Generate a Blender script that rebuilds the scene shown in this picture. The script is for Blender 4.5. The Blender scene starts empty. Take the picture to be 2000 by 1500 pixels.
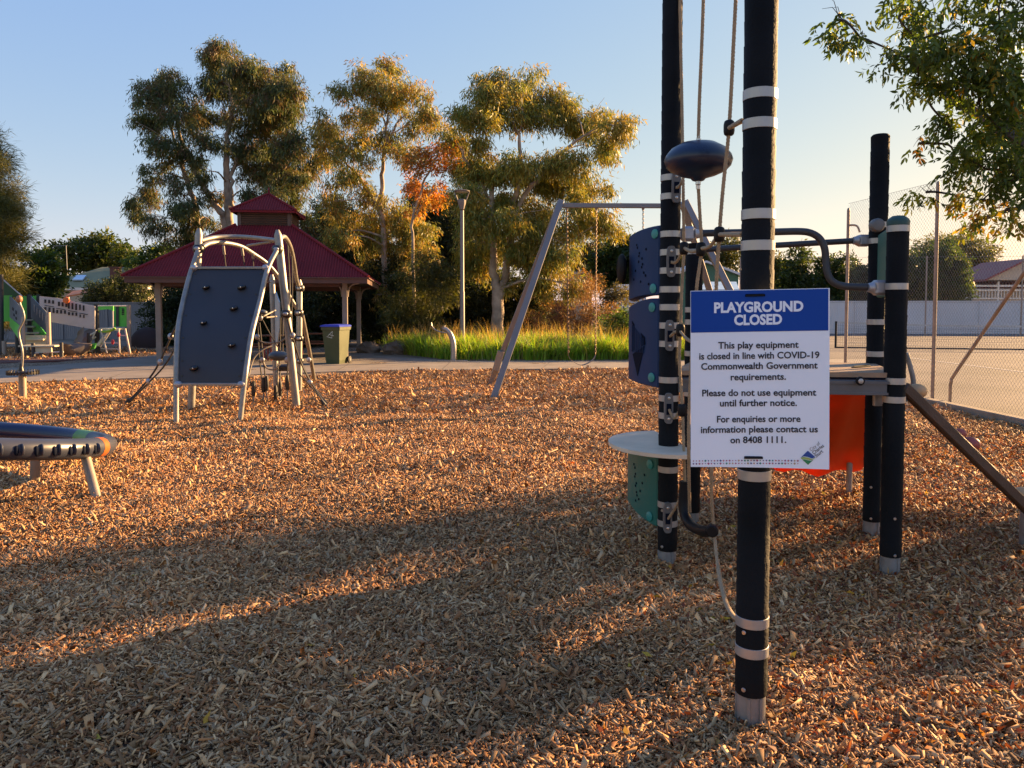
import bpy, math, random
import numpy as np
from mathutils import Vector, Matrix, Quaternion

sc = bpy.context.scene
COL = sc.collection
R = math.radians

# ------------------------------------------------------------------ camera
EYE = 1.57
PITCH = R(2.71)
cam = bpy.data.cameras.new('camera')
cam.sensor_width = 36.0
cam.lens = 27.0
cam.shift_y = -0.037
cam.clip_start = 0.05
cam.clip_end = 2000
camo = bpy.data.objects.new('camera', cam)
camo.location = (0, 0, EYE)
camo.rotation_euler = (R(90) - PITCH, 0, 0)
COL.objects.link(camo)
sc.camera = camo

# ------------------------------------------------------------------ light
SKYG = [(0.72, 0.335), (0.50, 0.378), (0.0, 0.815)]
SUN_AZ = R(33)      # measured from +X towards +Y
SUN_EL = R(15.5)
w = bpy.data.worlds.new('World')
sc.world = w
w.use_nodes = True
nt = w.node_tree
sky = nt.nodes.new('ShaderNodeTexSky')
sky.sky_type = 'NISHITA'
sky.sun_disc = False
sky.sun_elevation = SUN_EL
sky.sun_rotation = R(90) - SUN_AZ
sky.air_density = 1.0
sky.dust_density = 0.35
sky.ozone_density = 3.0
EXPO = 2.08
# grade of the sky colours: one exponent and one gain per channel
sep = nt.nodes.new('ShaderNodeSeparateColor')
com = nt.nodes.new('ShaderNodeCombineColor')
nt.links.new(sky.outputs[0], sep.inputs[0])
for i, (g, k) in enumerate(SKYG):
    pw = nt.nodes.new('ShaderNodeMath')
    pw.operation = 'POWER'
    pw.inputs[1].default_value = g
    ml = nt.nodes.new('ShaderNodeMath')
    ml.operation = 'MULTIPLY'
    ml.inputs[1].default_value = k / 2 ** EXPO / 0.15
    nt.links.new(sep.outputs[i], pw.inputs[0])
    nt.links.new(pw.outputs[0], ml.inputs[0])
    nt.links.new(ml.outputs[0], com.inputs[i])
nt.links.new(com.outputs[0], nt.nodes['Background'].inputs[0])
nt.nodes['Background'].inputs[1].default_value = 0.15

sl = bpy.data.lights.new('sun', 'SUN')
sl.energy = 5.0
sl.angle = R(0.6)
sl.color = (1.0, 0.61, 0.27)
slo = bpy.data.objects.new('sun', sl)
slo.rotation_euler = Vector((math.cos(SUN_AZ) * math.cos(SUN_EL), math.sin(SUN_AZ) * math.cos(SUN_EL),
                             math.sin(SUN_EL))).to_track_quat('Z', 'Y').to_euler()
slo.location = (0, 0, 30)
COL.objects.link(slo)

sc.view_settings.view_transform = 'Standard'
sc.view_settings.look = 'None'
sc.view_settings.exposure = EXPO
sc.view_settings.gamma = 1.0
sc.cycles.max_bounces = 6
sc.cycles.transparent_max_bounces = 8

# ------------------------------------------------------------------ placement helpers
FPX = 1500.0
cp, sp = math.cos(PITCH), math.sin(PITCH)
def ray(u, v):
    xs = (u - 1000.0) / FPX
    ys = (676.0 - v) / FPX
    return Vector((xs, cp + ys * sp, -sp + ys * cp))
def G(u, v, z=0.0):
    d = ray(u, v)
    t = (z - EYE) / d.z
    return Vector((d.x * t, d.y * t, z))
def P(u, v, d):
    r = ray(u, v)
    t = d / r.y
    return Vector((r.x * t, d, EYE + r.z * t))

# ------------------------------------------------------------------ materials
MATS = {}
def mat(name, col, rough=0.6, metal=0.0, var=0.12, scale=6.0, bump=0.0, bscale=60.0, spec=0.5, coat=0.0, detail=4.0):
    if name in MATS:
        return MATS[name]
    m = bpy.data.materials.new(name)
    m.use_nodes = True
    t = m.node_tree
    b = t.nodes['Principled BSDF']
    tc = t.nodes.new('ShaderNodeTexCoord')
    n = t.nodes.new('ShaderNodeTexNoise')
    n.inputs['Scale'].default_value = scale
    n.inputs['Detail'].default_value = detail
    t.links.new(tc.outputs['Object'], n.inputs['Vector'])
    r = t.nodes.new('ShaderNodeValToRGB')
    r.color_ramp.elements[0].position = 0.3
    r.color_ramp.elements[1].position = 0.7
    r.color_ramp.elements[0].color = tuple(c * (1 - var) for c in col[:3]) + (1,)
    r.color_ramp.elements[1].color = tuple(min(1, c * (1 + var)) for c in col[:3]) + (1,)
    t.links.new(n.outputs['Fac'], r.inputs[0])
    t.links.new(r.outputs[0], b.inputs['Base Color'])
    b.inputs['Roughness'].default_value = rough
    b.inputs['Metallic'].default_value = metal
    b.inputs['Specular IOR Level'].default_value = spec
    b.inputs['Coat Weight'].default_value = coat
    mr = t.nodes.new('ShaderNodeMapRange')
    mr.inputs[3].default_value = max(0.02, rough - 0.08)
    mr.inputs[4].default_value = min(1, rough + 0.08)
    t.links.new(n.outputs['Fac'], mr.inputs[0])
    t.links.new(mr.outputs[0], b.inputs['Roughness'])
    if bump:
        n2 = t.nodes.new('ShaderNodeTexNoise')
        n2.inputs['Scale'].default_value = bscale
        n2.inputs['Detail'].default_value = 3
        t.links.new(tc.outputs['Object'], n2.inputs['Vector'])
        bp = t.nodes.new('ShaderNodeBump')
        bp.inputs['Strength'].default_value = bump
        bp.inputs['Distance'].default_value = 0.02
        t.links.new(n2.outputs['Fac'], bp.inputs['Height'])
        t.links.new(bp.outputs[0], b.inputs['Normal'])
    MATS[name] = m
    return m

def attr_mat(name, rough=0.6, transl=0.0, spec=0.3, tmul=(1.0, 1.0, 0.6)):
    m = bpy.data.materials.new(name)
    m.use_nodes = True
    t = m.node_tree
    b = t.nodes['Principled BSDF']
    a = t.nodes.new('ShaderNodeAttribute')
    a.attribute_name = 'col'
    t.links.new(a.outputs['Color'], b.inputs['Base Color'])
    b.inputs['Roughness'].default_value = rough
    b.inputs['Specular IOR Level'].default_value = spec
    if transl:
        tr = t.nodes.new('ShaderNodeBsdfTranslucent')
        mx = t.nodes.new('ShaderNodeMix')
        mx.data_type = 'RGBA'
        mx.blend_type = 'MULTIPLY'
        mx.inputs[0].default_value = 1.0
        mx.inputs[7].default_value = tmul + (1,)
        t.links.new(a.outputs['Color'], mx.inputs[6])
        t.links.new(mx.outputs[2], tr.inputs['Color'])
        ms = t.nodes.new('ShaderNodeMixShader')
        ms.inputs[0].default_value = transl
        t.links.new(b.outputs[0], ms.inputs[1])
        t.links.new(tr.outputs[0], ms.inputs[2])
        t.links.new(ms.outputs[0], t.nodes['Material Output'].inputs['Surface'])
    return m

M_LEAF = attr_mat('eucalypt_leaf', 0.5, 0.35, 0.35, (1.5, 1.3, 0.7))
M_BROAD = attr_mat('broad_leaf', 0.5, 0.4, 0.35, (1.8, 1.8, 0.6))
M_GRASS = attr_mat('grass_blade', 0.5, 0.45, 0.3, (1.7, 1.6, 0.5))
M_CHIP = attr_mat('wood_chip', 0.75, 0.0, 0.25)
M_FALLEN = attr_mat('fallen_leaf', 0.6, 0.25, 0.3, (1.4, 1.1, 0.6))

# ------------------------------------------------------------------ mesh builder
ORIG = {}
def world_origin(o):
    return ORIG.get(o.name, Vector((0, 0, 0)))

class MB:
    def __init__(s):
        s.v = []
        s.f = []
    def add(s, verts, faces):
        k = len(s.v)
        s.v += [tuple(x) for x in verts]
        s.f += [tuple(i + k for i in f) for f in faces]
        return s
    def box(s, c, size, rot=None, bev=0.0):
        x, y, z = size[0] / 2, size[1] / 2, size[2] / 2
        b = min(bev, x * .49, y * .49, z * .49)
        if b <= 0:
            vs = [Vector((i * x, j * y, k * z)) for i in (-1, 1) for j in (-1, 1) for k in (-1, 1)]
            fs = [(0, 1, 3, 2), (4, 6, 7, 5), (0, 4, 5, 1), (2, 3, 7, 6), (0, 2, 6, 4), (1, 5, 7, 3)]
        else:
            vs = []
            idx = {}
            for i in (-1, 1):
                for j in (-1, 1):
                    for k in (-1, 1):
                        for ax in range(3):
                            q = [i * (x - b), j * (y - b), k * (z - b)]
                            q[ax] += (i, j, k)[ax] * b
                            idx[(i, j, k, ax)] = len(vs)
                            vs.append(Vector(q))
            fs = []
            for ax in range(3):
                o = [a for a in range(3) if a != ax]
                for sgn in (-1, 1):
                    loop = []
                    for (a, c2) in ((-1, -1), (1, -1), (1, 1), (-1, 1)):
                        key = [0, 0, 0]
                        key[ax] = sgn; key[o[0]] = a; key[o[1]] = c2
                        loop.append(idx[tuple(key) + (ax,)])
                    fs.append(tuple(loop))
                # edges along ax
                for a in (-1, 1):
                    for c2 in (-1, 1):
                        k1 = [0, 0, 0]; k2 = [0, 0, 0]
                        k1[ax] = -1; k2[ax] = 1
                        for kk in (k1, k2):
                            kk[o[0]] = a; kk[o[1]] = c2
                        fs.append((idx[tuple(k1) + (o[0],)], idx[tuple(k2) + (o[0],)], idx[tuple(k2) + (o[1],)], idx[tuple(k1) + (o[1],)]))
            for i in (-1, 1):
                for j in (-1, 1):
                    for k in (-1, 1):
                        fs.append(tuple(idx[(i, j, k, a)] for a in range(3)))
        c = Vector(c)
        if rot is not None:
            vs = [rot @ q for q in vs]
        return s.add([c + q for q in vs], fs)
    def beam(s, a, b, wd, ht, up=Vector((0, 0, 1)), bev=0.0):
        a, b = Vector(a), Vector(b)
        d = b - a
        L = d.length
        y = d.normalized()
        x = y.cross(up)
        if x.length < 1e-4:
            x = Vector((1, 0, 0))
        x.normalize()
        z = x.cross(y)
        rot = Matrix((x, y, z)).transposed()
        return s.box((a + b) / 2, (wd, L, ht), rot, bev)
    def tube(s, pts, r, n=8, caps=True, closed=False, sq=None):
        pts = [Vector(p) for p in pts]
        m = len(pts)
        rr = r if hasattr(r, '__len__') else [r] * m
        T = []
        for i in range(m):
            if closed:
                t = pts[(i + 1) % m] - pts[i - 1]
            else:
                t = pts[min(i + 1, m - 1)] - pts[max(i - 1, 0)]
            T.append(t.normalized() if t.length > 1e-9 else Vector((0, 0, 1)))
        ref = Vector((0, 0, 1)) if abs(T[0].z) < 0.9 else Vector((1, 0, 0))
        nx = (ref - T[0] * ref.dot(T[0])).normalized()
        vs = []
        for i in range(m):
            if i:
                nx = nx - T[i] * nx.dot(T[i])
                if nx.length < 1e-6:
                    nx = T[i].orthogonal()
                nx.normalize()
            ny = T[i].cross(nx)
            for k in range(n):
                a = 2 * math.pi * k / n
                ca, sa = math.cos(a), math.sin(a)
                if sq:
                    ca *= sq[0]; sa *= sq[1]
                vs.append(pts[i] + (nx * ca + ny * sa) * rr[i])
        fs = []
        for i in range(m if closed else m - 1):
            j = (i + 1) % m
            for k in range(n):
                k2 = (k + 1) % n
                fs.append((i * n + k, i * n + k2, j * n + k2, j * n + k))
        if caps and not closed:
            fs.append(tuple(range(n - 1, -1, -1)))
            fs.append(tuple((m - 1) * n + k for k in range(n)))
        return s.add(vs, fs)
    def lathe(s, c, prof, n=20, axis=Vector((0, 0, 1)), caps=True):
        axis = Vector(axis).normalized()
        q = axis.to_track_quat('Z', 'Y')
        c = Vector(c)
        vs = []
        for (r, h) in prof:
            for k in range(n):
                a = 2 * math.pi * k / n
                vs.append(c + q @ Vector((r * math.cos(a), r * math.sin(a), h)))
        fs = []
        m = len(prof)
        for i in range(m - 1):
            for k in range(n):
                k2 = (k + 1) % n
                fs.append((i * n + k, i * n + k2, (i + 1) * n + k2, (i + 1) * n + k))
        if caps:
            fs.append(tuple(range(n - 1, -1, -1)))
            fs.append(tuple((m - 1) * n + k for k in range(n)))
        return s.add(vs, fs)
    def disc(s, c, r, h, axis, n=16):
        return s.lathe(c, [(r * .86, 0), (r, h * .3), (r, h * .75), (r * .85, h)], n, axis)
    def ell(s, c, rad, n=16, m=10, rot=None):
        vs = []
        for i in range(m + 1):
            th = math.pi * (i + 0.001 if i == 0 else (i - 0.001 if i == m else i)) / m
            for k in range(n):
                a = 2 * math.pi * k / n
                q = Vector((rad[0] * math.sin(th) * math.cos(a), rad[1] * math.sin(th) * math.sin(a), rad[2] * math.cos(th)))
                if rot is not None:
                    q = rot @ q
                vs.append(Vector(c) + q)
        fs = []
        for i in range(m):
            for k in range(n):
                k2 = (k + 1) % n
                fs.append((i * n + k, (i + 1) * n + k, (i + 1) * n + k2, i * n + k2))
        return s.add(vs, fs)
    def prism(s, poly, off):
        """closed polygon of 3D points, extruded by the vector off"""
        poly = [Vector(p) for p in poly]
        off = Vector(off)
        n = len(poly)
        vs = poly + [p + off for p in poly]
        nrm = Vector((0, 0, 0))
        for i in range(n):
            nrm += poly[i].cross(poly[(i + 1) % n])
        fl = nrm.dot(off) > 0
        fs = [tuple(range(n))[::-1] if fl else tuple(range(n)), tuple(range(n, 2 * n)) if fl else tuple(range(2 * n - 1, n - 1, -1))]
        for i in range(n):
            j = (i + 1) % n
            q = (i, j, n + j, n + i)
            fs.append(q if fl else q[::-1])
        return s.add(vs, fs)
    def rope(s, pts, r, pitch=0.05, strands=3, n=5):
        """laid rope: strands wound round a smoothed path"""
        pts = smooth(pts, 8)
        L = [0.0]
        for a, b in zip(pts, pts[1:]):
            L.append(L[-1] + (b - a).length)
        tot = L[-1]
        m = max(8, int(tot / pitch * 7))
        res = []
        j = 0
        for i in range(m + 1):
            x = tot * i / m
            while j < len(L) - 2 and L[j + 1] < x:
                j += 1
            f = (x - L[j]) / max(1e-9, L[j + 1] - L[j])
            res.append((pts[j].lerp(pts[j + 1], f), x))
        for k in range(strands):
            q = []
            for i, (p, x) in enumerate(res):
                t = (res[min(i + 1, m)][0] - res[max(i - 1, 0)][0]).normalized()
                a = t.orthogonal() if abs(t.z) < .3 else (Vector((1, 0, 0)) - t * t.x).normalized()
                b = t.cross(a)
                ph = 2 * math.pi * (x / pitch + k / strands)
                q.append(p + (a * math.cos(ph) + b * math.sin(ph)) * r * 0.5)
            s.tube(q, r * 0.56, n)
        return s
    def build(s, name, m, parent=None, smooth=False, local=False, angle=40):
        me = bpy.data.meshes.new(name)
        if parent is not None and not local:
            o0 = world_origin(parent)
            vs = [(x - o0.x, y - o0.y, z - o0.z) for x, y, z in s.v]
        else:
            vs = s.v
        me.from_pydata(vs, [], s.f)
        me.materials.append(m)
        me.validate()
        if smooth:
            me.shade_smooth()
            try:
                me.set_sharp_from_angle(angle=R(angle))
            except Exception:
                pass
        o = bpy.data.objects.new(name, me)
        COL.objects.link(o)
        if parent is not None:
            o.parent = parent
            ORIG[o.name] = world_origin(parent)
        return o

def smooth(pts, k=6):
    pts = [Vector(p) for p in pts]
    if len(pts) < 3:
        return pts
    out = []
    n = len(pts)
    for i in range(n - 1):
        p0 = pts[max(i - 1, 0)]; p1 = pts[i]; p2 = pts[i + 1]; p3 = pts[min(i + 2, n - 1)]
        for j in range(k):
            t = j / k
            out.append(0.5 * ((2 * p1) + (p2 - p0) * t + (2 * p0 - 5 * p1 + 4 * p2 - p3) * t * t + (3 * p1 - p0 - 3 * p2 + p3) * t ** 3))
    out.append(pts[-1])
    return out

def thing(name, label, cat, loc=(0, 0, 0), rz=0.0, group=None):
    o = bpy.data.objects.new(name, None)
    o.empty_display_size = 0.2
    COL.objects.link(o)
    o.location = loc
    o.rotation_euler = (0, 0, rz)
    o['label'] = label
    o['category'] = cat
    if group:
        o['group'] = group
    ORIG[o.name] = Vector(loc)
    return o
def tag(o, label, cat, group=None):
    o['label'] = label
    o['category'] = cat
    if group:
        o['group'] = group
    return o
def struct(o):
    o['kind'] = 'structure'
    return o

def np_mesh(name, verts, loops, sizes, cols, m, parent=None):
    """fast mesh from arrays; cols per vertex"""
    me = bpy.data.meshes.new(name)
    if parent is not None:
        verts = verts - np.array(world_origin(parent))
    nv = len(verts)
    me.vertices.add(nv)
    me.vertices.foreach_set('co', verts.astype(np.float32).ravel())
    me.loops.add(len(loops))
    me.loops.foreach_set('vertex_index', loops.astype(np.int32))
    me.polygons.add(len(sizes))
    starts = np.concatenate([[0], np.cumsum(sizes)[:-1]]).astype(np.int32)
    me.polygons.foreach_set('loop_start', starts)
    try:
        me.polygons.foreach_set('loop_total', sizes.astype(np.int32))
    except Exception:
        pass
    me.update(calc_edges=True)
    if cols is not None:
        a = me.attributes.new('col', 'FLOAT_COLOR', 'POINT')
        c4 = np.ones((nv, 4), np.float32)
        c4[:, :3] = cols
        a.data.foreach_set('color', c4.ravel())
    me.materials.append(m)
    o = bpy.data.objects.new(name, me)
    COL.objects.link(o)
    if parent is not None:
        o.parent = parent
        ORIG[o.name] = world_origin(parent)
    return o

def norm(a):
    return a / np.maximum(1e-9, np.linalg.norm(a, axis=1, keepdims=True))

def leaf_arrays(pos, dr, L, W, rng, fold=0.25):
    """lozenge leaves: 4 vertices, one quad each"""
    n = len(pos)
    dr = norm(dr)
    side = norm(np.cross(dr, rng.normal(size=(n, 3))))
    nn = np.cross(dr, side)
    mid = pos + dr * (L * 0.42)[:, None]
    v = np.empty((n, 4, 3))
    v[:, 0] = pos
    v[:, 1] = mid + side * (W * .5)[:, None] + nn * (W * fold * .5)[:, None]
    v[:, 2] = pos + dr * L[:, None]
    v[:, 3] = mid - side * (W * .5)[:, None] + nn * (W * fold * .5)[:, None]
    return v.reshape(-1, 3)
def quads(n):
    return np.arange(n * 4), np.full(n, 4)
# ================================================================== SETTING
MOUNDS = [(q.x, q.y) for q in (G(1466, 1410), G(1303, 1105), G(1738, 1126), G(1702, 1049), G(1350, 1032), G(344, 827), G(468, 825), G(373, 801), G(580, 798), G(962, 778))]
def und(x, y):
    m = 0 * x
    for a, b in MOUNDS:
        m = m + .018 * np.exp(-((x - a) ** 2 + (y - b) ** 2) / .028)
    return (m + 0.014 * np.sin(1.3 * x + .5) * np.cos(1.1 * y + .3) + 0.010 * np.sin(2.9 * x + 1.7 * y)
            + 0.008 * np.sin(5.1 * x - 3.3 * y + 1.0) + 0.006 * np.sin(9.0 * y + 4.0 * x) + 0.024 * np.sin(2.1 * x - 1.5 * y + 2.0) * np.sin(2.6 * y + .8 * x))

def chip_ground_mat():
    m = bpy.data.materials.new('bark_mulch')
    m.use_nodes = True
    t = m.node_tree
    b = t.nodes['Principled BSDF']
    tc = t.nodes.new('ShaderNodeTexCoord')
    mp = t.nodes.new('ShaderNodeMapping')
    mp.inputs['Scale'].default_value = (22, 38, 30)
    mp.inputs['Rotation'].default_value = (0, 0, 0.5)
    vo = t.nodes.new('ShaderNodeTexVoronoi')
    vo.inputs['Scale'].default_value = 1.0
    vo.inputs['Randomness'].default_value = 1.0
    nz = t.nodes.new('ShaderNodeTexNoise')
    nz.inputs['Scale'].default_value = 14
    nz.inputs['Detail'].default_value = 4
    ad = t.nodes.new('ShaderNodeMix')
    ad.data_type = 'VECTOR'
    ad.inputs[0].default_value = 0.06
    t.links.new(tc.outputs['Object'], ad.inputs[4])
    t.links.new(nz.outputs['Color'], ad.inputs[5])
    t.links.new(tc.outputs['Object'], nz.inputs['Vector'])
    t.links.new(ad.outputs[1], mp.inputs['Vector'])
    t.links.new(mp.outputs[0], vo.inputs['Vector'])
    r = t.nodes.new('ShaderNodeValToRGB')
    cols = [(0.0, (.05, .03, .018)), (.3, (.13, .08, .045)), (.6, (.22, .15, .09)), (.85, (.32, .23, .14)), (1.0, (.40, .30, .19))]
    while len(r.color_ramp.elements) < len(cols):
        r.color_ramp.elements.new(.5)
    for e, (p, c) in zip(r.color_ramp.elements, cols):
        e.position = p
        e.color = c + (1,)
    sx = t.nodes.new('ShaderNodeSeparateColor')
    t.links.new(vo.outputs['Color'], sx.inputs[0])
    t.links.new(sx.outputs[0], r.inputs[0])
    t.links.new(r.outputs[0], b.inputs['Base Color'])
    b.inputs['Roughness'].default_value = 0.85
    mm = t.nodes.new('ShaderNodeMath')
    mm.operation = 'ADD'
    t.links.new(vo.outputs['Distance'], mm.inputs[0])
    t.links.new(sx.outputs[1], mm.inputs[1])
    bp = t.nodes.new('ShaderNodeBump')
    bp.inputs['Strength'].default_value = 0.9
    bp.inputs['Distance'].default_value = 0.03
    t.links.new(mm.outputs[0], bp.inputs['Height'])
    t.links.new(bp.outputs[0], b.inputs['Normal'])
    return m

M_MULCH = chip_ground_mat()
M_DIRT = mat('dry_earth', (.14, .11, .075), .9, 0, .35, .6, .4, 8)
M_CONC = mat('concrete', (.20, .168, .135), .85, 0, .2, 1.6, .15, 40)
M_CONC2 = mat('kerb_concrete', (.24, .20, .16), .9, 0, .25, 4, .3, 60)
M_COURT = mat('court_asphalt', (.098, .083, .074), .85, 0, .42, .35, .25, 90)
M_LINE = mat('court_line_paint', (.45, .42, .38), .8, 0, .2, 6)
M_STRIP = mat('dark_red_finish', (.10, .035, .028), .9, 0, .25, 3, .2, 80)

# far ground to the horizon
mb = MB()
mb.add([(-700, -60, -.06), (700, -60, -.06), (700, 900, -.06), (-700, 900, -.06)], [(0, 1, 2, 3)])
struct(mb.build('ground', M_DIRT))

# mulch sheet with gentle undulation
xs = np.arange(-34, 6.9, 0.22)
ys = np.arange(-3, 34, 0.22)
X, Y = np.meshgrid(xs, ys)
Z = und(X, Y) - 0.012
verts = np.stack([X.ravel(), Y.ravel(), Z.ravel()], 1)
nx_, ny_ = len(xs), len(ys)
ii, jj = np.meshgrid(np.arange(nx_ - 1), np.arange(ny_ - 1))
a0 = (jj * nx_ + ii).ravel()
loops = np.stack([a0, a0 + 1, a0 + 1 + nx_, a0 + nx_], 1).ravel()
o = np_mesh('mulch_ground', verts, loops, np.full(len(a0), 4), None, M_MULCH)
struct(o)

# footpath with the slab under the shelter
pp = [G(-500, 764), G(0, 750), G(340, 738), G(700, 726), G(1230, 720.5), G(1700, 716), G(1700, 703), G(1230, 706), G(900, 706.5),
      G(810, 701), G(752, 692), Vector((-4.6, 29.2, 0)), Vector((-11.9, 28.6, 0)), Vector((-12.2, 24.0, 0)), G(185, 709), G(0, 722), G(-500, 738)]
mb = MB()
mb.prism([Vector((p.x, p.y, .028)) for p in pp], (0, 0, -.16))
path = struct(mb.build('footpath', M_CONC))
mj = mat('path_joint', (.07, .06, .05), .9)
for (u0, v0, u1, v1) in ((655, 726, 690, 706), (1055, 722, 1075, 707), (1235, 720, 1238, 706.5), (200, 743, 268, 719), (860, 724, 880, 707)):
    a, b = G(u0, v0, .0285), G(u1, v1, .0285)
    MB().beam(a, b, .014, .004).build('path_joint', mj, path)

# dark red strip along the front of the far play area
a = [G(-300, 719), G(0, 710), G(150, 704), G(345, 703), G(345, 699), G(150, 697.5), G(0, 699), G(-300, 703)]
struct(MB().prism([Vector((p.x, p.y, .02)) for p in a], (0, 0, -.08)).build('dark_red_strip', M_STRIP))

# tennis court sheet, lines and edging kerb
cp_ = [(7.0, -2), (6.78, 15.6), (9.0, 22), (12.2, 31), (20, 50.5), (75, 46), (75, -2)]
struct(MB().prism([Vector((x, y, .006)) for x, y in cp_], (0, 0, -.1)).build('tennis_court', M_COURT))
for (p0, p1, wd) in ((G(1700, 690), G(2300, 765), .06), (G(1640, 668), G(2300, 700), .06), (G(1890, 661), G(2300, 663), .06)):
    p0.z = p1.z = .0105
    struct(MB().beam(p0, p1, wd * 1.6, .003).build('court_line', M_LINE))
mb = MB()
kp = [Vector((6.93, 2.0, .03)), Vector((6.93, 9.0, .03)), Vector((6.86, 12.8, .03)), Vector((6.66, 15.5, .03))]
for a, b in zip(kp, kp[1:]):
    mb.beam(a, b + (b - a).normalized() * .003, .16, .16, bev=.012)
struct(mb.build('kerb', M_CONC2))

# ------------------------------------------------------------------ wood chips
def make_chips(name, n, rng, region, scale, sides, tilt, kindname):
    """region: function (rng, n) -> x, y"""
    x, y = region(rng, n)
    n = len(x)
    L = np.clip(rng.lognormal(-3.45, .45, n), .012, .10) * scale
    W = L * rng.uniform(.16, .48, n)
    T = rng.uniform(.003, .008, n) * scale
    if kindname == 'twig':
        L = rng.uniform(.07, .22, n)
        W = rng.uniform(.004, .009, n)
        T = W * .8
    yaw = rng.uniform(0, 2 * np.pi, n)
    ax = np.stack([np.cos(yaw), np.sin(yaw), np.zeros(n)], 1)
    pit = rng.normal(0, tilt, n)
    ax[:, 2] = np.tan(np.clip(pit, -1.1, 1.1))
    ax = norm(ax)
    rol = rng.normal(0, tilt * 1.2, n)
    side = np.stack([-np.sin(yaw), np.cos(yaw), np.tan(np.clip(rol, -1.1, 1.1))], 1)
    side = norm(side - ax * np.sum(side * ax, 1)[:, None])
    up = np.cross(ax, side)
    z = und(x, y) + rng.uniform(-.004, .020, n) + np.abs(np.sin(pit)) * L * .3
    c = np.stack([x, y, z], 1)
    tap0 = rng.uniform(.35, 1.0, n); tap1 = rng.uniform(.25, 1.0, n)
    sk = rng.uniform(-.25, .25, n)
    def corner(sx, sy, tz):
        tp = tap0 if sx < 0 else tap1
        return c + ax * (sx * L * .5 + sy * sk * W)[:, None] + side * (sy * W * .5 * tp)[:, None] + up * (tz * T)[:, None]
    if sides:
        v = np.stack([corner(-1, -1, .5), corner(1, -1, .5), corner(1, 1, .5), corner(-1, 1, .5),
                      corner(-1, -1, -.5), corner(1, -1, -.5), corner(1, 1, -.5), corner(-1, 1, -.5)], 1)
        k = 8
        fq = np.array([[0, 1, 2, 3], [4, 5, 1, 0], [5, 6, 2, 1], [6, 7, 3, 2], [7, 4, 0, 3]])
    else:
        v = np.stack([corner(-1, -1, .5), corner(1, -1, .5), corner(1, 1, .5), corner(-1, 1, .5)], 1)
        k = 4
        fq = np.array([[0, 1, 2, 3]])
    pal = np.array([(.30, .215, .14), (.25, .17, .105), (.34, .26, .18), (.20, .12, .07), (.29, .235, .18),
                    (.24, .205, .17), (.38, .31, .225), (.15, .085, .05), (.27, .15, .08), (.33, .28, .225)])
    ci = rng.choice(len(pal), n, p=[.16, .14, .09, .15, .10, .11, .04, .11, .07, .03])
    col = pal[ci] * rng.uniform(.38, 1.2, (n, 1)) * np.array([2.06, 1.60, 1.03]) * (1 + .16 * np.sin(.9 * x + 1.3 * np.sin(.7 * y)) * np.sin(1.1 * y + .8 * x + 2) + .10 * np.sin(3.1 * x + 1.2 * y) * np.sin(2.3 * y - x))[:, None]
    cols = np.repeat(col, k, axis=0)
    loops = (np.arange(n)[:, None, None] * k + fq[None]).reshape(-1)
    sizes = np.full(n * len(fq), 4)
    CH.append((v.reshape(-1, 3), loops, sizes, cols))
CH = []

def ring(d0, d1, pad):
    def f(rng, n):
        y = np.sqrt(rng.uniform(d0 * d0, d1 * d1, n * 2))
        x = rng.uniform(-1, 1, n * 2) * (y * .70 + pad)
        lim = 16.35 + (x + 10.9) * .21
        lim = np.where(x > -5.8, 17.9 + (x + 5.8) * .31, lim)
        lim = np.where(x > -3.9, 19.3 + (x + 3.9) * .17, lim)
        ok = (y < lim - .02) & (x < np.where(y < 9, 6.84, 6.84 - (y - 9) * .035))
        x, y = x[ok][:n], y[ok][:n]
        return x, y
    return f
rg = np.random.default_rng(7)
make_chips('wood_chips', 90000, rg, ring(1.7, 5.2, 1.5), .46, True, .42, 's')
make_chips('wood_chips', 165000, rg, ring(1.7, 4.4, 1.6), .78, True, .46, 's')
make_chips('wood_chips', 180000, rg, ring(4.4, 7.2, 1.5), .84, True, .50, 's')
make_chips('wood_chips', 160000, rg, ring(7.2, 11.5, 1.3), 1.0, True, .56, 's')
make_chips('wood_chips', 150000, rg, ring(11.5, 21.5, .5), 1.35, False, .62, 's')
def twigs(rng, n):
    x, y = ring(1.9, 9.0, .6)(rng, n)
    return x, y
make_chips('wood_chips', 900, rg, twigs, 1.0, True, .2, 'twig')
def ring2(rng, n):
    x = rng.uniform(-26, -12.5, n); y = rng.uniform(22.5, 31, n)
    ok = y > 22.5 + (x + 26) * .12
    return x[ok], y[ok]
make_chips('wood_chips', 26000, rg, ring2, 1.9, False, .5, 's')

off_ = np.cumsum([0] + [len(c[0]) for c in CH])
o = np_mesh('wood_chips', np.concatenate([c[0] for c in CH]), np.concatenate([c[1] + k for c, k in zip(CH, off_)]),
            np.concatenate([c[2] for c in CH]), np.concatenate([c[3] for c in CH]), M_CHIP)
o['kind'] = 'stuff'
del CH

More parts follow.
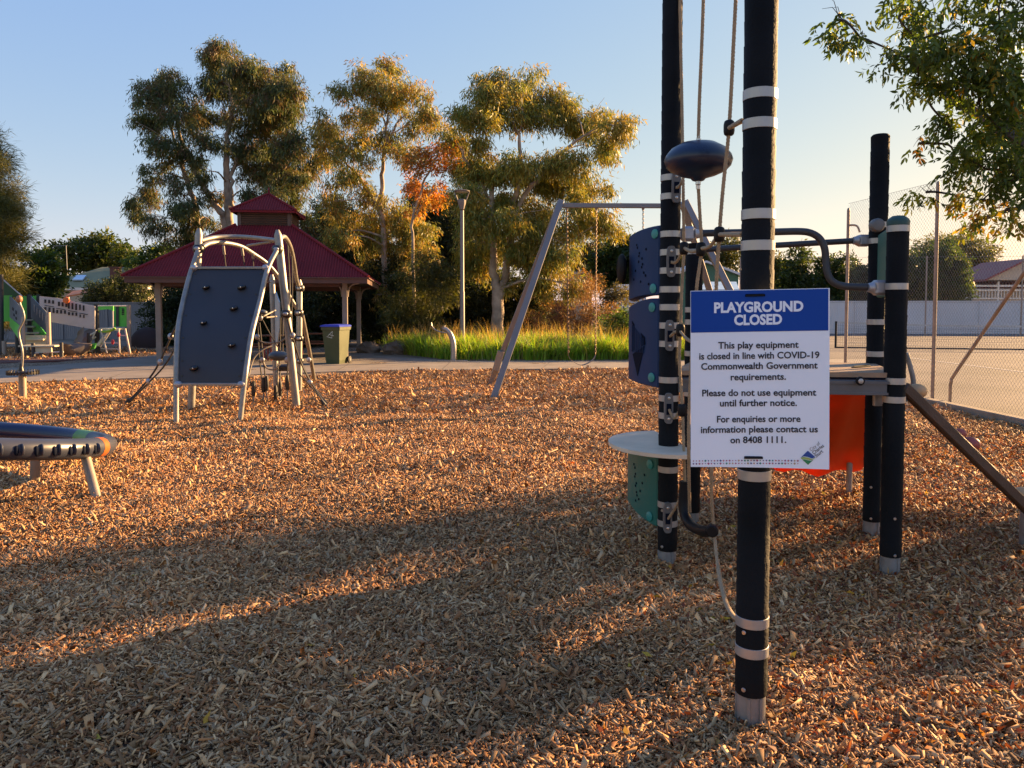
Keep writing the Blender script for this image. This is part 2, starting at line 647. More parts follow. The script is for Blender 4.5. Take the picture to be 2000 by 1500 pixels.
# fallen autumn leaves among the chips
n = 520
yy = np.sqrt(rg.uniform(2.2 ** 2, 10 ** 2, n))
xx = np.where(rg.random(n) < .72, rg.uniform(.2, 1.0, n) * yy * .72, rg.uniform(-.7, .2, n) * yy)
ok = xx < 6.7
xx, yy = xx[ok], yy[ok]
n = len(xx)
pos = np.stack([xx, yy, und(xx, yy) + .022], 1)
dr = np.stack([rg.normal(size=n), rg.normal(size=n), rg.normal(0, .25, n)], 1)
v = leaf_arrays(pos, dr, rg.uniform(.035, .075, n), rg.uniform(.015, .03, n), rg, .5)
pal = np.array([(.55, .30, .03), (.48, .36, .05), (.42, .12, .03), (.30, .13, .05), (.22, .22, .05), (.35, .08, .04)])
cols = np.repeat(pal[rg.choice(6, n, p=[.25, .2, .17, .2, .08, .1])], 4, axis=0)
n2 = 34000
yy = np.sqrt(rg.uniform(2.6 ** 2, 9.5 ** 2, n2))
xx = rg.normal(.46, .20, n2) * yy + .3
ok = (xx < 6.7) & (xx > -.5) & (xx < yy * .75 + .6)
xx, yy = xx[ok], yy[ok]
n2 = len(xx)
pos = np.stack([xx, yy, und(xx, yy) + rg.uniform(.008, .024, n2)], 1)
dr = np.stack([rg.normal(size=n2), rg.normal(size=n2), rg.normal(0, .45, n2)], 1)
v = np.concatenate([v, leaf_arrays(pos, dr, rg.uniform(.025, .06, n2), rg.uniform(.008, .022, n2), rg, .7)])
pal2 = np.array([(.30, .10, .04), (.20, .065, .03), (.36, .15, .05), (.24, .11, .05), (.13, .05, .025), (.42, .24, .07)])
cols = np.concatenate([cols, np.repeat(pal2[rg.choice(6, n2)] * rg.uniform(.7, 1.2, (n2, 1)), 4, axis=0)])
lp, szs = quads(n + n2)
o = np_mesh('fallen_leaves', v, lp, szs, cols, M_FALLEN)
o['kind'] = 'stuff'
# ================================================================== CLIMBING TOWER (foreground)
M_BLACK = mat('black_rubber_wrap', (.006, .006, .0065), .72, 0, .55, 3.5, .2, 70, spec=.14, detail=8)
M_SILVER = mat('anodised_band', (.40, .385, .36), .4, .5, .07, 20)
M_GALV = mat('galvanised_steel', (.25, .245, .24), .55, .5, .18, 14, .05, 60)
M_ROPE = mat('tan_rope', (.36, .255, .15), .8, 0, .18, 30, .3, 300)
M_KNUCKLE = mat('black_nylon', (.008, .008, .009), .5, 0, .2, 10, spec=.2)
M_GREYPL = mat('grey_plastic', (.13, .125, .12), .5, 0, .1, 10)
M_RAIL = mat('grey_coated_rail', (.05, .05, .053), .45, .2, .15, 8, spec=.3)
M_BRK = mat('cast_aluminium', (.34, .34, .36), .42, .5, .12, 12)
M_BLUE = mat('blue_moulded_plastic', (.008, .032, .098), .55, 0, .10, 4, .08, 220, spec=.25)
M_GREENP = mat('green_moulded_plastic', (.005, .12, .095), .5, 0, .10, 4, .08, 220)
M_TEAL = mat('teal_cap', (.02, .23, .21), .4, 0, .06, 4)
M_HOLESHADE = mat('recess_shade', (.004, .007, .018), .8, spec=.1)  # near-black, paints the shade of holes and recesses
M_PODB = mat('navy_pod', (.006, .016, .045), .3, 0, .15, 5)
M_ORANGE = mat('orange_plastic', (.62, .085, .012), .42, 0, .12, 3)
M_DECK = mat('brown_deck', (.30, .20, .125), .7, 0, .15, 5, .2, 120)
M_PLY = mat('weathered_counter', (.66, .53, .38), .65, 0, .14, 5)
M_BOLT = mat('steel_bolt', (.55, .54, .52), .3, .9, .05, 10)
M_DKGREEN = mat('dark_green_cap', (.012, .05, .042), .45, 0, .1, 5)

A0, B0, C0, D0, E0 = G(1466, 1410), G(1303, 1105), G(1738, 1126), G(1702, 1049), G(1350, 1032)
PR = .0595
tower = thing('climbing_tower', 'black-posted play tower with rope net, moulded panels and brown deck behind the closure sign',
              'play equipment', (B0.x + .5, B0.y, 0))

def zat(v, p, rad=PR):
    d = p.y - rad
    return P(1000 + 1500 * p.x / p.y, v, d).z

def post(p, ztop, bands, sleeve_v, bolts, cap=None):
    prof = []
    z = 0.0
    zs = zat(sleeve_v, p)
    rng = random.Random(int(p.x * 1000))
    zz = zs
    while zz < ztop - .02:
        z2 = min(zz + .088 + rng.uniform(-.012, .012), ztop)
        prof.append((PR - .0012 + rng.uniform(-.0006, .0006), zz))
        prof.append((PR + .0008 + rng.uniform(-.0005, .0008), z2 - .003))
        zz = z2
    prof.append((PR, ztop - .012))
    prof.append((PR - .012, ztop))
    o = MB().lathe((p.x, p.y, 0), prof, 28).build('post', M_BLACK, tower, True, angle=50)
    # steel foot
    MB().lathe((p.x, p.y, 0), [(PR - .006, -.08), (PR - .006, zs + .002)], 24).build('foot_sleeve', M_GALV, o, True)
    rib = MB()
    for a in (-2.0, -1.2, .4, 1.8, 3.0):
        rib.box((p.x + (PR - .006) * math.cos(a), p.y + (PR - .006) * math.sin(a), zs / 2 - .03), (.010, .010, zs + .05), Matrix.Rotation(a, 3, 'Z'))
    rib.build('foot_rib', M_GALV, o)
    for v in bands:
        zc = zat(v, p)
        h = .0375
        MB().lathe((p.x, p.y, zc - h / 2), [(PR + .0005, 0), (PR + .002, .001), (PR + .002, h - .001), (PR + .0005, h)], 32, caps=False).build('band', M_SILVER, o, True, angle=20)
    for (u, v) in bolts:
        q = P(u, v, p.y - PR * .9)
        n = Vector((q.x - p.x, q.y - p.y, 0)).normalized()
        q = Vector((p.x, p.y, 0)) + n * (PR - .001) + Vector((0, 0, q.z))
        MB().disc(q, .0085, .006, n, 12).build('bolt', M_BOLT, o, True)
    if cap:
        MB().lathe((p.x, p.y, ztop - .02), [(PR + .001, 0), (PR + .003, .03), (PR - .004, .045), (PR * .55, .062), (.004, .066)], 24).build('cap', cap, o, True)
    return o

postA = post(A0, 4.3, [178, 237, 416, 478, 932, 1222, 1280], 1366, [(1449, 1238), (1449, 1350)])
postB = post(B0, 4.6, [345, 382, 456, 492, 528, 565, 600, 636, 672, 743, 779, 813, 919, 988, 1025], 1079, [(1291, 998), (1291, 1069)])
postC = post(C0, zat(434, C0), [445, 559, 745.5, 782], 1091, [(1747, 1013), (1747, 1085)], M_DKGREEN)
postD = post(D0, zat(259, D0), [438, 469.5, 629, 692], 1021, [(1701, 952), (1701, 1013)])
postE = post(E0, zat(474, E0), [491, 605, 629, 691, 770], 1003, [])

# rope clamps on the left post, facing the camera
def clamp(u, v, p, parent):
    d = p.y - PR - .012
    c = P(u, v, d)
    hw, hh, th = .026, .092, .024
    poly = []
    for k in range(24):
        a = 2 * math.pi * k / 24
        x, z = math.cos(a), math.sin(a)
        x = math.copysign(abs(x) ** .6, x) * hw
        z = math.copysign(abs(z) ** .45, z) * hh
        poly.append(c + Vector((x, 0, z)))
    o = MB().prism(poly, (0, -th, 0)).build('rope_clamp', M_GREYPL, parent)
    MB().box(c + Vector((0, -th - .001, -.004)), (.030, .003, .066), bev=.001).build('clamp_recess_shade', M_HOLESHADE, parent)  # dark plate laid on, its colour standing for recess shade
    for s_ in (-1, 1):
        MB().disc(c + Vector((0, -th, s_ * .062)), .0085, .004, (0, -1, 0), 12).build('bolt', M_BOLT, parent, True)
    return c + Vector((0, -th, -.005))
CL = [clamp(u, v, B0, postB) for (u, v) in ((1320, 366), (1310, 511), (1307, 655), (1305, 797), (1303, 1010))]

# ---- ropes and net
DB, D2, D3 = 4.44, 4.05, 3.7
def rope(pts, r=.0095):
    return MB().rope([P(*p) for p in pts], r).build('rope', M_ROPE, tower, True, angle=80)
rope([(1327, -60, 4.6), (1329, 60, 4.56), (1332, 200, 4.52), (1334, 330, DB), (1335, 420, DB), (1336, 485, DB)])
rope([(1336, 487, DB), (1332, 560, DB), (1329, 645, DB), (1327, 700, DB), (1330, 756, DB), (1333, 800, DB), (1335, 860, DB), (1338, 948, DB)])
rope([(1376, -60, D2), (1371, 80, D2), (1366, 200, D2), (1364, 275, D2)])
rope([(1363, 352, D2), (1367, 420, D2), (1370, 487, D2), (1361, 560, D2), (1352, 680, D2), (1346, 800, D2), (1345, 900, D2), (1347, 1000, 4.25)])
rope([(1440, -60, D3), (1433, 80, D3), (1424, 250, D3), (1412, 370, D3), (1405, 458, D3), (1399, 560, D3 + .03), (1394, 720, D3 + .1), (1390, 915, 3.9),
      (1390, 980, 3.95), (1395, 1040, 3.95), (1402, 1105, 3.8), (1414, 1165, 3.5), (1432, 1203, 3.15), (1455, 1212, 2.98)])
def link(a, b, sag=.01):
    a, b = Vector(a), Vector(b)
    m = (a + b) / 2 - Vector((0, 0, sag))
    MB().rope([a, m, b], .0085, .045).build('rope_link', M_ROPE, tower, True, angle=80)
K = {}
for k, (u, v, d) in {'3a': (1424, 250, D3), '3b': (1405, 458, D3), '2': (1369, 487, D2), '1': (1336, 485, DB), '1b': (1329, 645, DB), '1c': (1332, 801, DB)}.items():
    c = P(u, v, d)
    K[k] = c
    MB().lathe(c - Vector((0, 0, .036)), [(.016, 0), (.023, .006), (.026, .020), (.026, .052), (.023, .066), (.016, .072)], 16).build('rope_connector', M_KNUCKLE, tower, True)
def off(p, q, r=.022):
    p, q = Vector(p), Vector(q)
    return p + (q - p).normalized() * r
aA = Vector((A0.x - .02, A0.y + PR, 0))
link(off(K['3a'], P(1449, 236, aA.y)), P(1449, 236, aA.y), .0)
link(off(K['3b'], P(1449, 458, aA.y)), P(1449, 458, aA.y), .0)
link(off(K['2'], K['3b']), off(K['3b'], K['2']), .02)
link(off(K['1'], K['2']), off(K['2'], K['1']), .015)
link(CL[1], off(K['1'], CL[1]), .03)
link(CL[2], off(K['1b'], CL[2]), -.008)
link(CL[3], off(K['1c'], CL[3]), .05)
link(CL[4], P(1338, 948, DB), .02)
link(off(K['1b'], (0, 0, 0)), P(1352, 668, 4.2), .01)
link(CL[0], P(1333, 352, DB), .01)

# pod on the middle rope
pc = P(1364, 312, D2)
pod = MB().lathe(pc, [(.012, .098), (.03, .0965), (.09, .084), (.14, .056), (.168, .022), (.176, -.004), (.166, -.034), (.14, -.060), (.09, -.082), (.04, -.096), (.03, -.108), (.018, -.112)], 36).build('pod', M_PODB, tower, True, angle=70)
MB().lathe(pc + Vector((0, 0, .096)), [(.013, 0), (.013, .012), (.008, .014), (.008, .026)], 12).build('ferrule', M_BOLT, pod, True)
MB().lathe(pc - Vector((0, 0, .152)), [(.011, 0), (.012, .018), (.010, .02), (.014, .024), (.014, .044)], 12).build('ferrule', M_BOLT, pod, True)

# black foot arm that carries the lower rope ends
arm = MB()
arm.tube(smooth([P(1337, 940, DB), P(1335, 985, DB), P(1340, 1012, 4.4), P(1352, 1028, 4.3), P(1372, 1037, 4.1), P(1388, 1037, 3.98)], 6), [.030] * 31, 10)
a_ = arm.build('rope_foot_arm', M_KNUCKLE, tower, True)
MB().lathe(P(1396, 1036, 3.95) + Vector((-.02, -.022, 0)), [(.026, 0), (.032, .006), (.032, .05), (.026, .056)], 18, (.3, .9, 0)).build('rope_end_boss', M_KNUCKLE, a_, True)

# ---- rails
r1 = [P(1350, 456, 4.70), P(1400, 455, 4.69), P(1507, 453, 4.66), P(1560, 452, 4.63), P(1583, 455, 4.62), P(1600, 465, 4.61), P(1610, 483, 4.60), P(1613, 507, 4.60), P(1615, 528, 4.59),
      P(1623, 547, 4.58), P(1640, 557, 4.57), P(1665, 560.5, 4.55), P(1708, 561, 4.53)]
rail = MB().tube(smooth(r1, 6), .0215, 14).build('guard_rail', M_RAIL, tower, True)
r2 = [P(1362, 488, 5.5), P(1500, 480, 5.42), P(1672, 470, 5.3)]
rail2 = MB().tube(smooth(r2, 4), .0205, 12).build('guard_rail', M_RAIL, tower, True)
def bracket(c, sx, par, hh=.045):
    o = MB().box(c, (.085, .07, hh * 2), bev=.016).build('rail_bracket', M_BRK, par)
    MB().lathe(c + Vector((sx * .040, 0, 0)), [(.036, 0), (.030, .012), (.025, .03)], 16, (sx, 0, 0)).build('rail_socket', M_BRK, o, True)
bracket(P(1343, 457, 4.7), 1, rail)
bracket(P(1718, 562, 4.525), -1, rail)
bracket(P(1353, 490, 5.5), 1, rail2, .03)
bracket(P(1686, 470, 5.29), -1, rail2, .04)

# ---- deck
zd = 1.205
dk = [Vector((B0.x + .02, B0.y - .03, zd)), Vector((C0.x + .0, C0.y - .03, zd)), Vector((D0.x, D0.y + .02, zd)), Vector((E0.x, E0.y + .02, zd))]
deck = MB().prism(dk, (0, 0, -.028)).build('deck', M_DECK, tower)
MB().prism([p + (Vector((1.72, 4.9, zd)) - p) * .012 + Vector((0, 0, -.029)) for p in dk], (0, 0, -.010)).build('deck_gap_shade', M_HOLESHADE, deck)  # near-black sheet paints the shade between deck and beams
fa, fb = Vector((B0.x + .05, B0.y - .015, 1.118)), Vector((C0.x - .055, C0.y - .015, 1.118))
fr = MB().beam(fa, fb, .045, .088, bev=.004)
fr.beam(fa + Vector((0, -.026, .030)), fb + Vector((0, -.026, .030)), .008, .016)
fr.beam(fa + Vector((0, -.026, -.034)), fb + Vector((0, -.026, -.034)), .008, .014)
M_BEAM = mat('grey_deck_beam', (.12, .12, .125), .55, .3, .12, 8)
beam_ = fr.build('deck_beam', M_BEAM, tower)
MB().beam(Vector((C0.x, C0.y + .05, 1.12)), Vector((D0.x, D0.y - .05, 1.12)), .045, .085).build('deck_beam', M_GALV, tower)
MB().beam(Vector((E0.x + .05, E0.y, 1.12)), Vector((D0.x - .05, D0.y, 1.12)), .045, .085).build('deck_beam', M_GALV, tower)
MB().beam(Vector((B0.x + .02, B0.y + .05, 1.12)), Vector((E0.x - .02, E0.y - .05, 1.12)), .045, .085).build('deck_beam', M_GALV, tower)
bc = P(1679, 744, C0.y - .045)
MB().disc(bc, .026, .014, (0, -1, 0), 20).build('beam_grommet', M_KNUCKLE, beam_, True)
MB().disc(bc + Vector((0, -.013, 0)), .015, .006, (0, -1, 0), 16).build('beam_bolt', M_SILVER, beam_, True)
MB().box(P(1716, 775, 4.62), (.06, .03, .11), bev=.003).build('beam_plate', M_BRK, beam_)
lp_ = [P(1664, 716, 4.8), P(1684, 714.5, 4.85), P(1700, 713, 4.92), P(1688, 712.6, 4.95), P(1668, 714.5, 4.86)]
for q in lp_:
    q.z = zd + .004
MB().tube(lp_, .005, 6).build('deck_strap', M_KNUCKLE, deck, True)

# ---- moulded panels beside the left post
plan = smooth([Vector((.890, 4.655, 0)), Vector((.846, 4.73, 0)), Vector((.806, 4.84, 0)), Vector((.780, 4.95, 0)), Vector((.767, 5.07, 0))], 5)
PL = len(plan)
def pnorm(i):
    t = (plan[min(i + 1, PL - 1)] - plan[max(i - 1, 0)]).normalized()
    return Vector((-t.y, t.x, 0))      # outward, to the left
def panel(name, m, z0f, z1f, th=.058):
    """curved slab with rounded edge; z0f / z1f give bottom and top height at a fraction along the plan"""
    mb = MB()
    rows = []
    prof = [(-th, .0), (-th, 1.0), (-.012, 1.0), (0, .985), (0, .015), (-.012, 0.0)]
    for i in range(PL):
        f = i / (PL - 1)
        n = pnorm(i)
        z0, z1 = z0f(f), z1f(f)
        e = .0
        if i == 0 or i == PL - 1:
            e = -.010
        rows.append([plan[i] + n * (o_ + (e if o_ > -.03 else 0)) + Vector((0, 0, z0 + (z1 - z0) * h)) for o_, h in prof])
    vs = [q for r_ in rows for q in r_]
    k = len(prof)
    fs = []
    for i in range(PL - 1):
        for j in range(k):
            j2 = (j + 1) % k
            fs.append((i * k + j, i * k + j2, (i + 1) * k + j2, (i + 1) * k + j))
    fs.append(tuple(range(k)))
    fs.append(tuple((PL - 1) * k + j for j in range(k - 1, -1, -1)))
    mb.add(vs, fs)
    return mb.build(name, m, tower, True, angle=35)
def onpanel(f, z, o_=0.0):
    x = f * (PL - 1)
    i = min(int(x), PL - 2)
    p = plan[i].lerp(plan[i + 1], x - i)
    n = pnorm(i)
    return p + n * o_ + Vector((0, 0, z)), n
def cap_at(f, z, par):
    p, n = onpanel(f, z)
    MB().disc(p, .029, .008, n, 20).build('bolt_cap', M_TEAL, par, True)
def holes(pts, par, r=.0085):
    h = MB()
    for (f, z) in pts:
        p, n = onpanel(f, z, .0015)
        h.lathe(p, [(r, 0), (r, .0015)], 8, n)
    h.build('hole_shade_pattern', M_HOLESHADE, par)  # raised dark discs paint the shade of drilled openings
zsplit = 1.650
up = panel('play_panel', M_BLUE, lambda f: zsplit + .008 - .05 * max(0, f - .3) ** 1.3, lambda f: 2.08 - .03 * f ** 2)
lo = panel('play_panel', M_BLUE, lambda f: 1.092 + .02 * f, lambda f: zsplit - .010 - .075 * max(0, f - .25) ** 1.3)
for (f, z, pr_) in ((.13, 2.03, up), (.16, 1.70, up), (.18, 1.585, lo), (.18, 1.155, lo)):
    cap_at(f, z, pr_)
hp = [(.35 + .12 * math.sin(k * 2.4), 1.975 - k * .021) for k in range(13)]
holes([(.62 - .25 * (k % 3) * .5 + .10 * math.sin(k * 1.7), 1.98 - .018 * k) for k in range(15)], up)
tri = MB()
p = [onpanel(.78, 1.50, .002)[0], onpanel(.78, 1.30, .002)[0], onpanel(.34, 1.355, .002)[0], onpanel(.36, 1.40, .002)[0]]
n_ = pnorm(8)
tri.prism(p, n_ * .002)
p = [onpanel(.74, 1.285, .002)[0], onpanel(.55, 1.15, .002)[0], onpanel(.36, 1.345, .002)[0]]
tri.prism(p, n_ * .002)
to = tri.build('grille_recess_shade', M_HOLESHADE, lo)  # dark sheet laid on the panel, coloured as recess shade
sl_ = MB()
for k in range(8):
    f0 = .74 - k * .05
    sl_.beam(onpanel(f0, 1.30, .005)[0], onpanel(f0, 1.48 - k * .012, .005)[0], .004, .006)
sl_.build('grille_bar', M_BLUE, to)
wh = onpanel(.97, 1.84, .035)[0]
M_WHL = mat('black_wheel_plastic', (.004, .004, .005), .6, 0, .1, 9, spec=.1)
MB().lathe(wh, [(.085, 0), (.095, .008), (.095, .02), (.085, .028)], 24, pnorm(PL - 1)).build('steering_wheel', M_WHL, tower, True)
gp = panel('play_panel', M_GREENP, lambda f: .235 + .075 * f ** 1.4, lambda f: .700)
cap_at(.2, .615, gp); cap_at(.2, .29, gp)
holes([(.66 - .13 * (k % 3) + .10 * math.sin(k * 1.9), .575 - .019 * k) for k in range(13)], gp)
# round counter
cc = Vector((1.005, 4.76, .725))
poly = [cc + Vector((.40 * math.cos(a), .45 * math.sin(a), 0)) for a in [R(95 + 185 * k / 30) for k in range(31)]]
cnt = MB().prism(poly, (0, 0, .022)).build('counter', M_PLY, tower)
MB().lathe(P(1222, 863, 4.9) * 1 + Vector((0, 0, 0)), [(.012, 0), (.012, .003)], 12).build('counter_bolt', M_KNUCKLE, cnt)

# green sliver panel and knob between the two right posts
MB().box(Vector(((C0.x + D0.x) / 2 - .0, (C0.y + D0.y) / 2, 1.86)), (.03, .62, .42), Matrix.Rotation(math.atan2(-(D0.x - C0.x), D0.y - C0.y), 3, 'Z'), .01).build('side_panel', M_GREENP, tower)
kn = P(1713, 440, 5.16)
MB().lathe(kn, [(.04, -.03), (.046, -.02), (.046, .015), (.036, .03), (.02, .034)], 20, (-.1, -1, 0)).build('clamp_knob', M_GREYPL, tower, True)

# ---- orange slide falling away behind the deck
so = MB()
sec = []
ns = 16
for i in range(ns + 1):
    t = i / ns
    y = 5.44 + t * 1.15
    zc = 1.14 - .95 * (t ** .8)
    wd = .62 + .20 * min(1, t * 2.2)
    xm = 2.40 + t * .25
    row = []
    for k in range(15):
        a = -1 + 2 * k / 14
        zz = .17 * abs(a) ** 3.5 - .03 * math.cos(a * 9)
        row.append(Vector((xm + a * wd * .62, y, max(.17, zc) + zz)))
    sec.append(row)
vs = [q for r_ in sec for q in r_] + [q - Vector((0, 0, .035)) for r_ in sec for q in r_]
nn = (ns + 1) * 15
fs = []
for i in range(ns):
    for k in range(14):
        a = i * 15 + k
        fs.append((a, a + 1, a + 16, a + 15))
        fs.append((nn + a, nn + a + 15, nn + a + 16, nn + a + 1))
for i in range(ns):
    a = i * 15
    fs.append((a, a + 15, nn + a + 15, nn + a))
    a = i * 15 + 14
    fs.append((a, nn + a, nn + a + 15, a + 15))
for k in range(14):
    fs.append((k, nn + k, nn + k + 1, k + 1))
    a = ns * 15 + k
    fs.append((a, a + 1, nn + a + 1, nn + a))
so.add(vs, fs)
tnt = M_ORANGE.node_tree
trn = tnt.nodes.new('ShaderNodeBsdfTranslucent')
trn.inputs['Color'].default_value = (.9, .13, .015, 1)
tms = tnt.nodes.new('ShaderNodeMixShader')
tms.inputs[0].default_value = .35
tnt.links.new(tnt.nodes['Principled BSDF'].outputs[0], tms.inputs[1])
tnt.links.new(trn.outputs[0], tms.inputs[2])
tnt.links.new(tms.outputs[0], tnt.nodes['Material Output'].inputs['Surface'])
slide = so.build('slide', M_ORANGE, tower, True, angle=60)
g_ = G(1658, 966)
MB().tube([g_ - Vector((0, 0, .05)), g_ + Vector((0, 0, .3))], .024, 12).build('slide_leg', M_GALV, slide, True)

# ---- climbing ramp falling to the right
ra, rb = Vector((C0.x + .07, C0.y + .03, 1.12)), P(2040, 1024, 4.75)
M_PLANK = mat('brown_ramp_plank', (.075, .042, .026), .6, 0, .25, 7, .2, 60)
M_HOLD = mat('red_hold', (.34, .07, .05), .5, 0, .15, 9)
M_HOLDT = mat('tan_hold', (.50, .30, .14), .5, 0, .15, 9)
rr = (rb - ra).normalized()
ext = rb + rr * .35
ramp = MB().beam(ra, ext, .04, .066, bev=.008).beam(ra + Vector((.03, .10, 0)), ext + Vector((.03, .10, 0)), .04, .066, bev=.008).build('climbing_ramp', M_PLANK, tower)
dn = Vector((0, 0, 1)) - rr * rr.z
dn.normalize()
MB().beam(ra + Vector((.015, .05, 0)) - dn * .01, ext + Vector((.015, .05, 0)) - dn * .01, .065, .03).build('ramp_board', M_PLANK, ramp)
for f, m_, rad in ((.36, M_HOLD, .05), (.30, M_HOLD, .035), (.06, M_HOLDT, .05), (.66, M_HOLDT, .05), (.75, M_HOLDT, .03)):
    c = ra.lerp(ext, f) + Vector((.02, .06, 0)) + dn * .04
    MB().ell(c, (rad * 1.2, rad, rad * .9), 12, 8).build('hold', m_, ramp, True)
g_ = G(2000, 1068)
MB().lathe((g_.x + .03, g_.y, -.05), [(.055, 0), (.055, .30)], 20).build('ramp_foot', M_GALV, ramp, True)
ua = ra + Vector((.1, .15, .05))
MB().tube(smooth([P(1770, 690, 4.9), P(1777, 712, 4.9), P(1784, 745, 4.9), P(1780, 765, 4.9)], 4), .016, 10).build('ramp_handle', M_GALV, ramp, True)

# ================================================================== CLOSURE SIGN
M_SIGN = mat('white_corflute', (.80, .87, .97), .55, 0, .02, 3)
M_SBLUE = mat('sign_blue_print', (.004, .055, .32), .55, 0, .06, 3, spec=.2)
M_STEXT = mat('sign_black_print', (.010, .010, .022), .6, 0, .05, 3)
M_SWHITE = mat('sign_white_print', (.76, .83, .95), .55, 0, .02, 3)
dl, dr_ = 2.80, 2.72
TL, TR, BR, BL = P(1348.4, 568.2, dl), P(1619.5, 562.7, dr_), P(1618.5, 916, dr_), P(1349, 911, dl)
sn = (TR - TL).cross(BL - TL).normalized()
if sn.y > 0:
    sn = -sn
def S(x, y, o_=0.0):
    s_ = (x - 112) / 1068.0
    top = TL.lerp(TR, s_)
    bot = BL.lerp(BR, s_)
    o_ = o_ + .011 * (2 * s_ - 1) ** 2 - .003
    t_ = (y - (72 - 22 * s_)) / (1353 + 43 * s_)
    return top.lerp(bot, t_) + sn * o_
sign = thing('closure_sign', 'white and blue PLAYGROUND CLOSED notice board tied to the front black post', 'sign', tuple((TL + BR) / 2))
ORIG[sign.name] = (TL + BR) / 2
def sheet(x0, x1, top_, bot_, th, o_, n=16):
    mb = MB()
    vs = []
    for i in range(n + 1):
        f = i / n
        x = x0 + (x1 - x0) * f
        yt, yb = top_[0] + (top_[1] - top_[0]) * f, bot_[0] + (bot_[1] - bot_[0]) * f
        vs += [S(x, yt, o_), S(x, yb, o_), S(x, yt, o_ - th), S(x, yb, o_ - th)]
    fs = []
    for i in range(n):
        a = 4 * i
        fs += [(a, a + 1, a + 5, a + 4), (a + 2, a + 6, a + 7, a + 3), (a, a + 4, a + 6, a + 2), (a + 1, a + 3, a + 7, a + 5)]
    fs += [(0, 2, 3, 1), (4 * n, 4 * n + 1, 4 * n + 3, 4 * n + 2)]
    return mb.add(vs, fs)
sheet(112, 1180, (72, 50), (1425, 1446), .005, 0.0).build('board', M_SIGN, sign, True, angle=30)
head = sheet(115, 1170, (76, 55), (391, 374), .0005, .0012).build('header_panel', M_SBLUE, sign, True, angle=30)

def text_polys(body, weight):
    cu = bpy.data.curves.new('txt', 'FONT')
    cu.body = body
    cu.size = 1.0
    cu.offset = weight
    cu.resolution_u = 3
    cu.fill_mode = 'FRONT'
    to_ = bpy.data.objects.new('txt', cu)
    COL.objects.link(to_)
    bpy.context.view_layer.update()
    dg = bpy.context.evaluated_depsgraph_get()
    me = to_.evaluated_get(dg).to_mesh()
    vs = [v.co.copy() for v in me.vertices]
    fs = [tuple(p.vertices) for p in me.polygons]
    to_.evaluated_get(dg).to_mesh_clear()
    bpy.data.objects.remove(to_)
    bpy.data.curves.remove(cu)
    return vs, fs
def letter(name, body, x0, x1, ybase, cap, m, par, weight=.012, tilt=-.019, o_=.0022, ang=None, anchor=None):
    vs, fs = text_polys(body, weight)
    xa = min(v.x for v in vs); xb = max(v.x for v in vs)
    ref = .72
    sx = (x1 - x0) / (xb - xa)
    sy = cap / ref
    mb = MB()
    out = []
    for v in vs:
        X_, Y_ = (v.x - xa) * sx, v.y * sy
        if ang is None:
            px_, py_ = x0 + X_, ybase - Y_ + X_ * tilt
        else:
            ca, sa = math.cos(ang), math.sin(ang)
            px_ = x0 + X_ * ca - Y_ * sa
            py_ = ybase - (X_ * sa + Y_ * ca)
        out.append(S(px_, py_, o_))
    mb.add(out, fs)
    return mb.build(name, m, par)
letter('lettering', 'PLAYGROUND', 298, 985, 237, 77, M_SWHITE, sign, .042, -.020)
letter('lettering', 'CLOSED', 455, 825, 331, 77, M_SWHITE, sign, .042, -.020)
for body, x0, x1, yb in (('This play equipment', 330, 950, 513), ('is closed in line with COVID-19', 180, 1105, 596), ('Commonwealth Government', 195, 1092, 675),
                         ('requirements.', 428, 855, 757), ('Please do not use equipment', 203, 1082, 879), ('until further notice.', 343, 938, 958),
                         ('For enquiries or more', 320, 965, 1082), ('information please contact us', 192, 1095, 1163), ('on 8408 1111.', 425, 858, 1244)):
    letter('lettering', body, x0, x1, yb, 52, M_STEXT, sign, .020, -.012 if yb < 800 else -.006)
# diamond emblem and its wording
def sq(pts, m, name, par, o_):
    return MB().prism([S(x, y, o_) for x, y in pts], sn * .0005).build(name, m, par)
M_EG = mat('emblem_green', (.02, .24, .09), .5, 0, .05, 3)
M_EL = mat('emblem_lime', (.35, .45, .12), .5, 0, .05, 3)
M_EB = mat('emblem_blue', (.01, .06, .30), .5, 0, .05, 3)
em = sq([(1020, 1302), (1078, 1352), (1050, 1362), (1020, 1350), (990, 1346), (966, 1358)], M_EB, 'emblem', sign, .0012)
sq([(966, 1360), (990, 1350), (1020, 1355), (1050, 1366), (1077, 1356), (1070, 1362), (1045, 1376), (1018, 1372), (995, 1366), (976, 1368)], M_EL, 'emblem_band', em, .0012)
sq([(978, 1371), (996, 1370), (1018, 1376), (1045, 1380), (1062, 1372), (1022, 1412)], M_EG, 'emblem_field', em, .0012)
A45 = R(40)
letter('lettering', 'City of', 1046, 1136, 1306, 27, M_STEXT, sign, -.008, ang=A45)
letter('lettering', 'Charles', 1066, 1166, 1331, 27, M_STEXT, sign, .008, ang=A45)
letter('lettering', 'Sturt', 1084, 1152, 1354, 27, M_STEXT, sign, .008, ang=A45)
